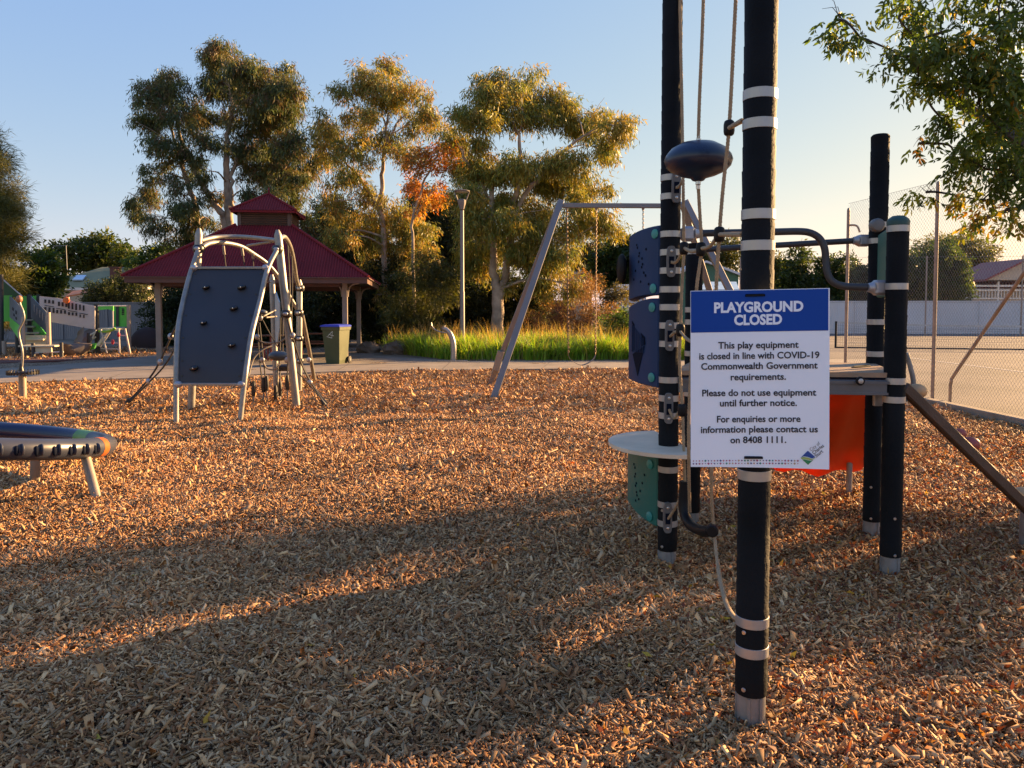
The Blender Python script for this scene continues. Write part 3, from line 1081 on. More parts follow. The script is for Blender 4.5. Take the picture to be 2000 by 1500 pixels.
# row of little coloured diamonds
rngd = random.Random(3)
dcols = [mat('dot_magenta', (.35, .03, .16), .5), mat('dot_navy', (.03, .04, .2), .5), mat('dot_sand', (.45, .33, .22), .5), mat('dot_teal', (.02, .22, .18), .5),
         mat('dot_rose', (.45, .16, .2), .5), mat('dot_purple', (.14, .06, .22), .5)]
dm = [MB() for _ in dcols]
for r_ in range(2):
    for k in range(35):
        x, y = 133 + k * 23.9, 1379 + 22 * r_ + k * .06
        q = rngd.uniform(5.0, 9.5)
        i = rngd.randrange(len(dcols))
        dm[i].add([S(x - q, y, .0016), S(x, y + q, .0016), S(x + q, y, .0016), S(x, y - q, .0016)], [(0, 1, 2, 3)])
for d_, m_ in zip(dm, dcols):
    d_.build('border_dots', m_, sign)
# tie slots and cable ties
for (x0, x1, y, dy) in ((541, 695, 107, -3), (533, 679, 1357, 2)):
    o_ = sq([(x0, y - 9), (x0 + 12, y - 12), (x1 - 12, y - 12 + dy), (x1, y - 8 + dy), (x1, y + 9 + dy), (x0, y + 9)], M_HOLESHADE, 'tie_slot_shade', sign, .0020)  # dark strip on the board paints the shade of the slot
    MB().tube([S(x0 + 8, y + 2, .004), S((x0 + x1) / 2, y + dy, .006), S(x1 - 8, y + dy, .004)], .0035, 6).build('cable_tie', M_KNUCKLE, sign, True)
# ================================================================== CLIMBING FRAME (middle left)
M_FRAME = mat('weathered_aluminium', (.25, .235, .21), .45, .5, .16, 10, .05, 90)
M_HUB = mat('black_hub_clamp', (.018, .017, .017), .4, 0, .2, 10)
M_PANEL = mat('dark_slate_panel', (.026, .026, .032), .6, 0, .12, 3, .05, 120)
M_HOLDB = mat('black_glossy_hold', (.006, .006, .007), .2, 0, .2, 9)
M_CABLE = mat('dark_cable', (.03, .028, .03), .7, 0, .2, 20)
M_CABLEL = mat('grey_cable', (.22, .19, .15), .6, 0, .2, 20)
M_PALE = mat('pale_play_board', (.33, .40, .42), .5, 0, .1, 4)
M_PODG = mat('slate_pod', (.05, .065, .085), .35, 0, .15, 5)
frame = thing('rope_climber', 'steel rope climber with a dark curved climbing wall in front of the maroon shelter', 'play equipment', tuple(G(460, 812)))
DL = [12.0, 11.78, 11.45, 11.1, 10.85, 10.7, 10.6]
tl = smooth([P(u, v, d) for (u, v), d in zip([(387, 490), (371, 537), (357, 593), (348, 643), (345, 697), (344, 758), (344, 832)], DL)], 6)
tr_ = smooth([P(u, v, d) for (u, v), d in zip([(540, 490), (522, 527), (507, 590), (492, 649), (483, 705), (477, 750), (468, 830)], DL)], 6)
for t_ in (tl, tr_):
    MB().tube(t_, .038, 14).build('wall_rail', M_FRAME, frame, True)
def vof(p):
    # image row of a point (level line used only to pick matching heights on both rails)
    return p.z
def at_z(t_, z):
    for a, b in zip(t_, t_[1:]):
        if (a.z - z) * (b.z - z) <= 0 and abs(a.z - b.z) > 1e-6:
            return a.lerp(b, (a.z - z) / (a.z - b.z))
    return t_[-1]
z1, z0 = P(384, 522, 11.85).z, P(351, 749, 10.72).z
rows = []
for i in range(17):
    z = z1 + (z0 - z1) * i / 16
    l_, r_ = at_z(tl, z), at_z(tr_, z)
    d_ = (r_ - l_).normalized()
    rows.append((l_ + d_ * .036 + Vector((0, .0, 0)), r_ - d_ * .036))
vs, fs = [], []
for l_, r_ in rows:
    for k in range(5):
        vs.append(l_.lerp(r_, k / 4))
for l_, r_ in rows:
    for k in range(5):
        vs.append(l_.lerp(r_, k / 4) + Vector((0, .022, .008)))
n = len(rows) * 5
for i in range(len(rows) - 1):
    for k in range(4):
        a = i * 5 + k
        fs.append((a, a + 5, a + 6, a + 1))
        fs.append((n + a, n + a + 1, n + a + 6, n + a + 5))
for i in range(len(rows) - 1):
    a = i * 5
    fs.append((a, n + a, n + a + 5, a + 5))
    a = i * 5 + 4
    fs.append((a, a + 5, n + a + 5, n + a))
for k in range(4):
    fs.append((k, k + 1, n + k + 1, n + k))
    a = (len(rows) - 1) * 5 + k
    fs.append((a, n + a, n + a + 1, a + 1))
mbp = MB().add(vs, fs)
wall_ = mbp.build('climbing_wall', M_PANEL, frame, True)
def onwall(u, v):
    # walk down the wall rows until the row matches
    best = None
    for (l_, r_) in rows:
        q = (u - 1000) / FPX
        x = q * l_.y
        f = (x - l_.x) / (r_.x - l_.x)
        p = l_.lerp(r_, min(max(f, 0), 1))
        rr_ = P(u, v, p.y)
        e = abs(rr_.z - p.z)
        if best is None or e < best[0]:
            best = (e, p)
    return best[1]
for (u, v, s_) in ((406, 556, 1.0), (476, 563, 1.2), (459, 603, 1.1), (399, 635, .9), (452, 681, 1.0), (379, 713, 1.1)):
    c = onwall(u, v)
    MB().ell(c + Vector((0, -.03, 0)), (.058 * s_, .05, .036 * s_), 14, 9, Matrix.Rotation(-.3, 3, 'Y')).build('hold', M_HOLDB, wall_, True)
    MB().disc(c + Vector((.0, -.078, .004)), .010, .006, (0, -1, 0), 10).build('bolt', M_BOLT, wall_, True)
bl_ = MB()
for i in (1, 4, 7, 10, 13, 15):
    for (p, q) in (rows[i], rows[i][::-1]):
        d_ = (q - p).normalized()
        bl_.disc(p + d_ * .045 + Vector((0, -.001, 0)), .017, .008, (0, -1, .2), 8)
bl_.build('edge_bolts', M_HUB, wall_)
for i in (0, 16):
    l_, r_ = rows[i]
    o_ = MB().beam(l_ + Vector((0, -.01, -.01)), r_ + Vector((0, -.01, -.01)), .05, .04, bev=.006).build('wall_edge_bar', M_FRAME, frame)
    for q in (l_, r_):
        MB().ell(q + Vector((0, -.02, -.01)), (.06, .05, .05), 12, 8).build('corner_clamp', M_BRK, o_, True)

def fpost(u0, v0, d, u1, v1, r=.058, cut=True, extra=()):
    b = P(u0, v0, d); b.z = -.05
    t = P(u1, v1, d)
    o_ = MB().lathe(b, [(r, 0), (r, (t - b).length - .10), (r * .9, (t - b).length - .07), (r * .45, (t - b).length)] if cut else [(r, 0), (r, (t - b).length)], 18, t - b).build('frame_post', M_FRAME, frame, True)
    return b, t, o_
pl = fpost(373, 801, 12.15, 389, 446)
pr = fpost(580, 798, 12.25, 542, 449, .062)
p3 = fpost(584, 760, 14.6, 585, 546, .055)
p4 = fpost(540, 772, 13.9, 531, 536, .05)
def hub(u, v, d, r=.085):
    c = P(u, v, d)
    o_ = MB().lathe(c - Vector((0, 0, r * .7)), [(r * .75, 0), (r, r * .35), (r, r * 1.05), (r * .75, r * 1.4)], 18).build('hub_clamp', M_HUB, frame, True)
    MB().ell(c + Vector((.0, -r * .8, 0)), (r * .52, r * .4, r * .42), 12, 8).build('hub_boss', M_BRK, o_, True)
    return c
h1 = hub(388, 486, 12.1)
h2 = hub(542, 487, 12.2)
h2b = hub(560, 613, 12.2)
h3 = hub(586, 563, 14.6)
h3b = hub(584, 611, 14.6)
h3c = hub(586, 705, 14.5, .07)
hub(585, 661, 14.6, .075)
hub(531, 550, 13.9, .05)
# arches
MB().tube(smooth([P(392, 470, 12.15), P(425, 463, 12.6), P(480, 463, 12.8), P(545, 470, 12.25)], 6), .035, 12).build('arch_bar', M_FRAME, frame, True)
MB().tube(smooth([P(396, 482, 12.1), P(410, 475, 12.3), P(437, 474, 12.7), P(470, 481, 13.1), P(497, 497, 13.5), P(524, 517, 13.8), P(548, 547, 14.1), P(566, 580, 14.4), P(581, 605, 14.6)], 5), .036, 12).build('arch_bar', M_FRAME, frame, True)
MB().tube(smooth([P(547, 466, 12.25), P(556, 463, 12.5), P(567, 482, 13.0), P(574, 512, 13.6), P(579, 545, 14.2), P(584, 560, 14.6)], 5), .036, 12).build('arch_bar', M_FRAME, frame, True)
MB().tube([P(483, 480, 12.9), P(543, 470, 12.3)], .022, 10).build('arch_bar', M_FRAME, frame, True)
MB().tube([P(590, 615, 14.6), P(603, 680, 15.2), Vector((G(615, 742).x, G(615, 742).y, -.05))], .04, 12).build('lean_leg', M_FRAME, frame, True)
# hangers under the arch
for (u0, v0, u1, v1) in ((436, 480, 441, 520), (472, 484, 478, 520), (494, 495, 495, 520)):
    a, b = P(u0, v0, 12.75), P(u1, v1, 12.85)
    o_ = MB().tube([a, a.lerp(b, .42)], .022, 10).build('hanger', M_FRAME, frame, True)
    MB().tube([a.lerp(b, .4), P(u1 + (u1 - u0) * 2.2, v1 + 90, 13.0)], .011, 6).build('net_cable', M_CABLE, o_, True)
# pale board seen edge on
MB().prism([P(538, 570, 13.7), P(545, 590, 13.4), P(546, 640, 13.4), P(541, 672, 13.6), P(537, 672, 13.9), P(535, 575, 14.0)], (.02, .0, 0)).build('play_board', M_PALE, frame)
# cables
def cable(pts, m=M_CABLE, r=.012, name='net_cable'):
    return MB().tube(smooth([P(*p) for p in pts], 4), r, 6).build(name, m, frame, True)
dn_ = 13.0
anchors = []
for pts, m_, r_ in (
    ([(349, 628, 11.2), (335, 655, 11.6), (312, 707, 12.2), (289, 742, 12.5), (240, 796, 12.6)], M_CABLE, .016),
    ([(333, 657, 11.7), (344, 672, 11.5), (323, 712, 12.1), (290, 748, 12.45), (244, 794, 12.6)], M_CABLE, .014),
    ([(560, 616, 12.2), (572, 660, 12.2), (586, 704, 12.6), (606, 745, 12.7), (640, 796, 12.6)], M_CABLE, .014),
    ([(588, 707, 14.4), (610, 750, 13.2), (646, 797, 12.6)], M_CABLE, .014),
    ([(513, 625, 12.7), (532, 660, 12.8), (560, 703, 12.6), (603, 750, 12.6), (636, 790, 12.6)], M_CABLE, .012)):
    cable(pts, m_, r_)
for pts in ([(503, 628, 12.9), (506, 690, 12.9), (512, 745, 12.9), (514, 765, 12.9)], [(507, 630, 12.9), (514, 700, 12.9), (521, 758, 12.9)], [(486, 735, 12.7), (495, 765, 12.7)],
            [(570, 500, 13.2), (571, 560, 13.3), (570, 640, 13.4), (575, 700, 13.3)], [(548, 620, 13.4), (547, 690, 13.4), (547, 765, 13.2)], [(562, 480, 12.6), (566, 560, 12.7), (564, 610, 12.4)],
            [(543, 710, 13.2), (541, 772, 13.0)], [(562, 700, 13.0), (561, 750, 13.0)], [(553, 560, 13.3), (552, 700, 13.3)]):
    cable(pts)
for pts in ([(503, 660, 12.9), (512, 668, 12.9), (530, 670, 12.9), (550, 666, 12.9), (566, 652, 12.8)], [(486, 733, 12.7), (496, 700, 12.8), (515, 682, 12.9), (531, 676, 13.0)], [(512, 700, 12.9), (520, 718, 12.9), (536, 722, 12.9), (545, 712, 12.9)],
            [(507, 622, 12.8), (520, 615, 12.9), (538, 606, 13.3)], [(520, 620, 12.9), (540, 618, 13.3)]):
    cable(pts, M_CABLEL, .014)
for (u, v, d) in ((502, 658, 12.9), (512, 703, 12.9), (333, 657, 11.65), (313, 707, 12.1), (290, 745, 12.45), (605, 747, 12.7), (560, 703, 12.6), (508, 621, 12.75), (571, 655, 12.2), (603, 703, 14.2)):
    MB().ell(P(u, v, d), (.045, .035, .05), 10, 7).build('net_clamp', M_BRK, frame, True)
for (u, v, d) in ((240, 796, 12.6), (243, 797, 12.65), (640, 798, 12.55), (495, 762, 12.7), (514, 755, 12.9), (521, 752, 12.9), (538, 770, 13.0), (547, 762, 13.1), (561, 750, 13.0)):
    c = P(u, v, d)
    t_ = (-.62 if u < 300 else .62 if u > 600 else 0)
    o_ = MB().tube([c + Vector((-t_ * .18, 0, .15)), c, c + Vector((t_ * .06, 0, -.10))], [.026, .04, .028], 8).build('cable_boot', M_HUB, frame, True)
    MB().tube([c, Vector((c.x + t_ * .25, c.y, -.04))], .012, 6).build('anchor_rod', M_GALV, o_, True)
for (u, v, d, rx, m_) in ((544, 695, 12.7, .17, M_PODG), (512, 610, 12.75, .09, M_PODG)):
    MB().ell(P(u, v, d), (rx, rx, rx * .5), 20, 12).build('pod_seat', m_, frame, True)
MB().box(P(556, 719, 13.3), (.22, .10, .10), bev=.02).build('foot_step', M_HUB, frame)

# ================================================================== SPINNER RING (left foreground)
M_RINGC = mat('grey_ring_shell', (.034, .040, .062), .36, 0, .14, 3)
M_RINGB = mat('dark_blue_ring_shell', (.010, .018, .055), .25, 0, .12, 3, coat=.2)
M_RORANGE = mat('orange_ring_band', (.42, .10, .018), .4, 0, .1, 6)
M_RGREEN = mat('green_ring_band', (.10, .24, .05), .35, 0, .1, 6)
M_LEGT = mat('tan_galvanised_leg', (.25, .21, .165), .55, .3, .14, 8)
ringc = Vector((-4.86, 6.62, .475))
spin = thing('ring_carousel', 'low tilted grey and dark blue spinning ring on short legs at the left edge', 'play equipment', (ringc.x, ringc.y, 0))
tiltm = Matrix.Rotation(R(-8), 3, 'X') @ Matrix.Rotation(R(5), 3, 'Y')
RR = 1.20
def rp(a, dr=0.0, dz=0.0):
    return ringc + tiltm @ Vector(((RR + dr) * math.cos(a), (RR + dr) * math.sin(a), dz))
def ring_seg(a0, a1, sc_=1.0, n=40):
    mb = MB()
    k = 14
    vs = []
    for i in range(n + 1):
        a = a0 + (a1 - a0) * i / n
        for j in range(k):
            b = 2 * math.pi * j / k
            vs.append(rp(a, .085 * sc_ * math.cos(b), .088 * sc_ * math.sin(b)))
    fs = [(i * k + j, (i + 1) * k + j, (i + 1) * k + (j + 1) % k, i * k + (j + 1) % k) for i in range(n) for j in range(k)]
    fs.append(tuple(range(k)))
    fs.append(tuple(n * k + j for j in range(k - 1, -1, -1)))
    return mb.add(vs, fs)
o_ = ring_seg(R(-165), R(5)).build('ring_section', M_RINGC, spin, True)
ring_seg(R(5), R(10), 1.025, 6).build('ring_band', M_RORANGE, spin, True)
ring_seg(R(10), R(54)).build('ring_section', M_RINGC, spin, True)
ring_seg(R(54), R(65), 1.01, 8).build('ring_band', M_RGREEN, spin, True)
ring_seg(R(65), R(112)).build('ring_section', M_RINGB, spin, True)
ring_seg(R(112), R(120), 1.025, 6).build('ring_band', M_RORANGE, spin, True)
ring_seg(R(120), R(195)).build('ring_section', M_RINGB, spin, True)
for k in range(12):
    a = R(-1 - k * 6.6)
    c = rp(a, .080, .004)
    er = Vector((math.cos(a), math.sin(a), 0)); et = Vector((-math.sin(a), math.cos(a), 0))
    # scoop shaped grip: raised lip, and a near-black bump painting the hollow's shade
    MB().ell(c + et * .012, (.014, .030, .048), 10, 8, Matrix((et, er, Vector((0, 0, 1)))).transposed()).build('grip_lip', M_RINGC, o_, True)
    MB().ell(c - et * (-.030) * -1 + Vector((0, 0, -.002)), (.020, .014, .040), 10, 8, Matrix((et, er, Vector((0, 0, 1)))).transposed()).build('grip_hollow_shade', M_HOLESHADE, o_, True)
for (u, v, tu) in ((68, 946, 66), (191, 972, 187)):
    g_ = G(u, v)
    t_ = rp(R(-3), 0, -.12) if u > 100 else P(tu, 880, g_.y - .1)
    MB().tube([g_ - Vector((0, 0, .05)), t_ + Vector((0, .03, .075))], .040, 16).build('leg', M_LEGT, spin, True)
for a in (R(150), R(215)):
    p = rp(a)
    MB().tube([(p.x, p.y, -.05), (p.x, p.y, p.z)], .046, 14).build('leg', M_LEGT, spin, True)

# ================================================================== STANDING SPINNER (far left)
sb = G(45, 776)
sd = sb.y
sp_ = thing('standing_spinner', 'stand-up spinner with black disc, bent pole and wooden ball beside the footpath', 'play equipment', tuple(sb))
MB().lathe((sb.x, sb.y, -.05), [(.062, 0), (.062, P(45, 731, sd).z + .03)], 18).build('base_post', M_LEGT, sp_, True)
dz = P(45, 728, sd).z
o_ = MB().lathe((sb.x + .01, sb.y, dz - .03), [(.05, 0), (.20, .005), (.25, .02), (.252, .045), (.23, .06), (.05, .065)], 28).build('foot_disc', M_HUB, sp_, True)
tr2 = MB()
for k in range(28):
    a = 2 * math.pi * k / 28
    tr2.box((sb.x + .01 + .245 * math.cos(a), sb.y + .245 * math.sin(a), dz + .005), (.025, .018, .075), Matrix.Rotation(a, 3, 'Z'))
tr2.build('disc_tread', M_HUB, o_)
MB().lathe((sb.x - .02, sb.y, dz + .03), [(.05, 0), (.035, .07), (.022, .14)], 14).build('pole_boot', M_HUB, sp_, True)
MB().tube(smooth([P(u, v, sd) for u, v in ((43, 716), (44, 700), (43, 682), (38, 660), (37, 645), (43, 632), (47, 622), (45, 608), (40, 596), (38, 588))], 5), .019, 10).build('pole', M_FRAME, sp_, True)
MB().ell(P(37.5, 584, sd), (.055, .055, .066), 14, 10).build('ball_grip', mat('worn_red_wood', (.30, .13, .07), .55), sp_, True)

# ================================================================== PICNIC SHELTER
M_ROOF = mat('maroon_roof_steel', (.165, .018, .022), .7, .0, .16, 1.2, spec=.12)
M_FASC = mat('brown_fascia', (.085, .035, .026), .6, 0, .15, 3)
M_SPOST = mat('tan_painted_post', (.22, .175, .145), .65, 0, .12, 4)
M_LOUV = mat('brown_louvre', (.10, .06, .042), .6, 0, .15, 3)
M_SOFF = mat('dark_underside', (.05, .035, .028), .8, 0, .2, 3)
shc = Vector((-7.85, 25.0, 0))
sh = thing('picnic_shelter', 'open picnic shelter with maroon corrugated hip roof and louvred lantern top', 'shelter', tuple(shc), R(7))
def roof_face(mb, hb, ht, zb, zt, k, amp=.017, pitch=.0785):
    """one hip face, k = 0..3; half widths and heights at bottom and top; local coordinates"""
    rot = Matrix.Rotation(k * math.pi / 2, 3, 'Z')
    slope = Vector((0, hb - ht, zt - zb))
    nrm_ = Vector((0, -(zt - zb), hb - ht)).normalized()
    n = int(2 * hb / pitch * 8)
    vs, fs = [], []
    for i in range(n + 1):
        x = -hb + 2 * hb * i / n
        f = 1.0 if abs(x) <= ht else (hb - abs(x)) / (hb - ht)
        o_ = nrm_ * amp * math.sin(2 * math.pi * x / pitch)
        b_ = Vector((x, -hb, zb)) + o_
        vs += [rot @ b_, rot @ (Vector((x, -hb, zb)) + slope * f + o_ * (1 if f > .02 else 0))]
    for i in range(n):
        fs.append((2 * i, 2 * i + 2, 2 * i + 3, 2 * i + 1))
    mb.add(vs, fs)
HB, HT, ZB, ZT = 3.36, .86, 2.50, 4.20
mb = MB()
for k in range(4):
    roof_face(mb, HB, HT, ZB, ZT, k)
roof = mb.build('roof', M_ROOF, sh, True, local=True, angle=80)
for k in range(4):
    r_ = Matrix.Rotation(k * math.pi / 2, 3, 'Z')
    MB().tube([r_ @ Vector((HB, -HB, ZB + .02)), r_ @ Vector((HT, -HT, ZT + .02))], .045, 8).build('hip_cap', M_ROOF, roof, True, local=True)
mb = MB()
for k in range(4):
    r_ = Matrix.Rotation(k * math.pi / 2, 3, 'Z')
    mb.box(r_ @ Vector((0, -HB + .06, ZB - .10)), (2 * HB - .10 - .03 * (k % 2), .035, .15), r_)
    mb.box(r_ @ Vector((0, -HB + .02, ZB - .02)), (2 * HB - .02, .06, .03), r_)
mb.build('fascia', M_FASC, sh, local=True)
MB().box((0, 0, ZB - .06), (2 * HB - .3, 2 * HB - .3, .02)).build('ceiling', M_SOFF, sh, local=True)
L2, T2 = .80, .02
mb = MB()
mb.box((0, 0, (ZT + 4.66) / 2), (2 * L2 - .06, 2 * L2 - .06, 4.66 - ZT + .1))
lant = mb.build('lantern', mat('louvre_gap_shade', (.02, .012, .01), .8), sh, local=True)  # solid near-black box paints the shade between the louvres
mb = MB()
for k in range(4):
    r_ = Matrix.Rotation(k * math.pi / 2, 3, 'Z')
    for i in range(6):
        mb.box(r_ @ Vector((0, -L2 + .01, 4.24 + i * .068)), (2 * L2 - .2, .02, .05), r_ @ Matrix.Rotation(R(35), 3, 'X'))
    for s_ in (-1, 1):
        mb.box(r_ @ Vector((s_ * (L2 - .05), -L2 + .005, 4.44)), (.09, .05, .48), r_)
    mb.box(r_ @ Vector((0, -L2 + .005, 4.655)), (2 * L2 - .19, .045, .06), r_)
mb.build('louvre', M_LOUV, lant, local=True)
mb = MB()
for k in range(4):
    roof_face(mb, 1.0, .015, 4.66, 5.30, k)
lr = mb.build('lantern_roof', M_ROOF, sh, True, local=True, angle=80)
mb = MB()
for k in range(4):
    r_ = Matrix.Rotation(k * math.pi / 2, 3, 'Z')
    mb.tube([r_ @ Vector((1.0, -1.0, 4.68)), (0, 0, 5.32)], .035, 8)
    mb.box(r_ @ Vector((0, -.97, 4.625)), (1.93, .03, .07), r_)
mb.tube([(0, 0, 5.28), (0, 0, 5.40), (0, 0, 5.52)], [.035, .025, .018], 8)
mb.build('ridge_trim', M_ROOF, lr, local=True)
for sx in (-1, 1):
    for sy in (-1, 1):
        px_, py_ = sx * 2.62, sy * 2.66
        o_ = MB().box((px_, py_, 1.2), (.15, .15, 2.40), bev=.008).build('post', M_SPOST, sh, local=True)
        mb = MB()
        for dx, dy in ((-sx, 0), (0, -sy), (sx, 0)):
            pts = [Vector((px_ + dx * .08, py_ + dy * .08, 1.95)), Vector((px_ + dx * .10, py_ + dy * .10, 2.15)), Vector((px_ + dx * .20, py_ + dy * .20, 2.30)), Vector((px_ + dx * .42, py_ + dy * .42, 2.36))]
            mb.tube(smooth(pts, 5), .028, 8)
        mb.build('curved_brace', M_SPOST, o_, True, local=True)
mb = MB()
for s_ in (-1, 1):
    mb.box((0, s_ * 2.66, 2.32), (5.0, .09, .16))
    mb.box((s_ * 2.62, 0, 2.32), (.09, 5.1, .155))
mb.build('tie_beam', M_FASC, sh, local=True)

# picnic tables
M_TTOP = mat('red_timber_slat', (.17, .06, .035), .55, 0, .25, 5)
M_TLEG = mat('red_steel_leg', (.24, .035, .028), .5, 0, .12, 5)
M_TEND = mat('tan_end_cap', (.45, .28, .16), .6)
def picnic(x, y, rz, label):
    t_ = thing('picnic_table', label, 'picnic table', (x, y, .028), rz, 'red picnic tables under the shelter')
    mb = MB()
    for k in range(5):
        mb.box((0, -.32 + k * .16, .745), (1.9, .14, .04), bev=.006)
    mb.build('table_top', M_TTOP, t_, local=True)
    for s_ in (-1, 1):
        mb = MB()
        for k in range(3):
            mb.box((0, s_ * (.66 + k * .13), .44), (1.9, .115, .04), bev=.006)
        mb.build('bench_seat', M_TTOP, t_, local=True)
    for s_ in (-1, 1):
        mb = MB()
        for q in (-.1, 0, .1):
            mb.box((s_ * .72 + q * .5, q * 2.2, .36), (.035, .05, .72))
        for yy_ in (-.78, .78):
            for q in (-.09, .0, .09):
                mb.box((s_ * .72 + q, yy_ + q * .4, .21), (.035, .05, .42))
        mb.build('leg_frame', M_TLEG, t_, local=True)
        mb = MB()
        for yy_ in (-.32, -.16, 0, .16, .32):
            mb.tube([(s_ * .955, yy_ - .06, .745), (s_ * .965, yy_ + .06, .745)], .026, 8)
        mb.build('end_cap', M_TEND, t_, True, local=True)
    return t_
picnic(-8.15, 23.9, R(4), 'red slatted picnic table under the shelter, half hidden by the climbing frame')
picnic(-6.55, 25.9, R(7), 'red picnic table at the back of the shelter, beside the green bin')

# ================================================================== WHEELIE BIN
M_BIN = mat('olive_green_bin', (.05, .062, .022), .5, 0, .12, 3, .05, 120)
M_LID = mat('blue_bin_lid', (.03, .055, .42), .45, 0, .08, 3)
M_TYRE = mat('black_tyre', (.015, .014, .013), .7, 0, .2, 8)
bb = G(657, 711.5)
bn = thing('wheelie_bin', 'olive green wheelie bin with a blue lid at the corner of the picnic shelter', 'bin', (bb.x, bb.y, .028), R(-14))
def ringbox(levels):
    vs, fs = [], []
    for (hx, y0, y1, z) in levels:
        vs += [Vector((-hx, y0, z)), Vector((hx, y0, z)), Vector((hx, y1, z)), Vector((-hx, y1, z))]
    m_ = len(levels)
    for i in range(m_ - 1):
        for k in range(4):
            k2 = (k + 1) % 4
            fs.append((4 * i + k, 4 * i + k2, 4 * i + 4 + k2, 4 * i + 4 + k))
    fs.append((3, 2, 1, 0))
    fs.append(tuple(4 * (m_ - 1) + k for k in range(4)))
    return vs, fs
mb = MB()
mb.add(*ringbox([(.20, -.22, .26, .0), (.215, -.235, .28, .10), (.265, -.32, .33, .96), (.29, -.345, .35, .965), (.295, -.35, .36, 1.05), (.27, -.33, .34, 1.055)]))
mb.build('body', M_BIN, bn, local=True)
mb = MB()
mb.add(*ringbox([(.30, -.385, .37, 1.056), (.305, -.39, .375, 1.085), (.28, -.36, .36, 1.105), (.20, -.27, .30, 1.125), (.05, -.1, .2, 1.13)]))
mb.build('lid', M_LID, bn, local=True)
mb = MB()
mb.tube([(-.26, .42, 1.02), (.26, .42, 1.02)], .018, 8)
for s_ in (-.2, .2):
    mb.box((s_, .39, 1.01), (.03, .07, .05))
mb.build('handle', M_BIN, bn, local=True)
for s_ in (-1, 1):
    o_ = MB().lathe((s_ * .265 - .03, .30, .10), [(.07, 0), (.10, .008), (.10, .052), (.07, .06)], 18, (1, 0, 0)).build('wheel', M_TYRE, bn, True, local=True)
    MB().lathe((s_ * .265 - .035, .30, .10), [(.045, 0), (.045, .07)], 14, (1, 0, 0)).build('wheel_rim', M_GREYPL, o_, True, local=True)
mk = MB()
for a, b in (((-.10, .80), (.05, .93)), ((.05, .93), (.02, .74)), ((.02, .74), (-.14, .78)), ((-.06, .84), (.09, .80))):
    yf = lambda z: -.235 - (.085) * (z - .10) / .86 - .003
    mk.beam((a[0], yf(a[1]), a[1]), (b[0], yf(b[1]), b[1]), .004, .012)
mk.build('painted_mark', mat('white_mark', (.6, .6, .55), .6), bn, local=True)

# ================================================================== LAMP POST
M_LPOLE = mat('grey_lamp_pole', (.19, .17, .155), .5, .3, .08, 4)
lx = P(903, 660, 25.5)
lp = thing('street_lamp', 'slim grey lamp post with a V-armed flat head in front of the gum trees', 'street lamp', (lx.x, lx.y, 0))
tz = P(903, 408, 25.5).z
MB().lathe((lx.x, lx.y, -.05), [(.085, 0), (.078, 2.2), (.066, 2.25), (.062, tz)], 16).build('pole', M_LPOLE, lp, True)
MB().lathe((lx.x, lx.y, tz - .02), [(.07, 0), (.12, .18), (.13, .30), (.10, .34)], 14).build('pole_collar', M_LPOLE, lp, True)
for s_ in (-1, 1):
    MB().tube([(lx.x + s_ * .10, lx.y, tz + .18), (lx.x + s_ * .24, lx.y, tz + .56)], .022, 8).build('head_arm', M_LPOLE, lp, True)
o_ = MB().lathe((lx.x, lx.y, tz + .55), [(.17, 0), (.255, .01), (.265, .04), (.21, .06), (.08, .075)], 24).build('lamp_head', M_LPOLE, lp, True)
MB().lathe((lx.x, lx.y, tz + .535), [(.18, 0), (.19, .015)], 20).build('lamp_lens', mat('clouded_lens', (.5, .48, .44), .3), o_, True)

# ================================================================== DRINKING FOUNTAIN
M_STEEL = mat('brushed_steel', (.33, .30, .28), .4, .6, .1, 12)
fb_ = G(885, 706.5)
fo = thing('drinking_fountain', 'curved grey steel drinking fountain with a long thin spout beside the path', 'drinking fountain', (fb_.x, fb_.y, 0))
d_ = fb_.y
MB().tube(smooth([Vector((fb_.x, d_, 0)), P(886, 685, d_), P(884, 665, d_), P(879, 652, d_), P(872, 644, d_), P(864, 641, d_)], 5), [.085] * 10 + [.08] * 8 + [.07] * 8, 12).build('column', M_STEEL, fo, True)
MB().lathe(P(866, 641, d_), [(.02, -.03), (.07, 0), (.10, .03), (.11, .045), (.09, .045), (.05, .02)], 16, (-.5, 0, .85)).build('bowl', M_STEEL, fo, True)
MB().tube(smooth([P(872, 650, d_ - .1), P(860, 648, d_ - .1), P(850, 644, d_ - .1), P(844, 637, d_ - .1), P(842, 630, d_ - .1)], 5), .016, 8).build('spout', M_STEEL, fo, True)
MB().box((fb_.x, fb_.y - .1, .036), (.9, .5, .012)).build('base_plate', M_CONC2, fo)

# ================================================================== SWING SET
M_SWING = mat('grey_swing_steel', (.19, .185, .19), .48, .35, .08, 4)
M_CHAIN = mat('rusty_chain', (.20, .13, .085), .5, .5, .3, 40)
M_SEAT = mat('swing_belt', (.22, .18, .14), .6, 0, .15, 6)
f1, f2 = G(962, 778), G(955, 752)
db = 14.75
top = P(1096, 392, db)
top2 = P(1338, 393, db)
sw = thing('swing_set', 'grey steel swing set with splayed square legs and a hanging chain swing beyond the mulch', 'swing set', tuple((f1 + f2) / 2))
MB().beam(f1 - Vector((0, 0, .05)), top, .115, .115, up=Vector((0, 1, 0)), bev=.008).build('leg', M_SWING, sw)
MB().beam(f2 - Vector((0, 0, .05)), top + Vector((-.01, .13, .0)), .105, .105, up=Vector((0, 1, 0)), bev=.008).build('leg', M_SWING, sw)
stub = P(968, 724, f2.y - .3)
o_ = MB().beam(top + Vector((0, 0, -.09)), top2 + Vector((0, 0, -.09)), .095, .085, bev=.006).build('beam', M_SWING, sw)
f3 = top2 + (P(1424, 565, 14.2) - top2) * 1.0
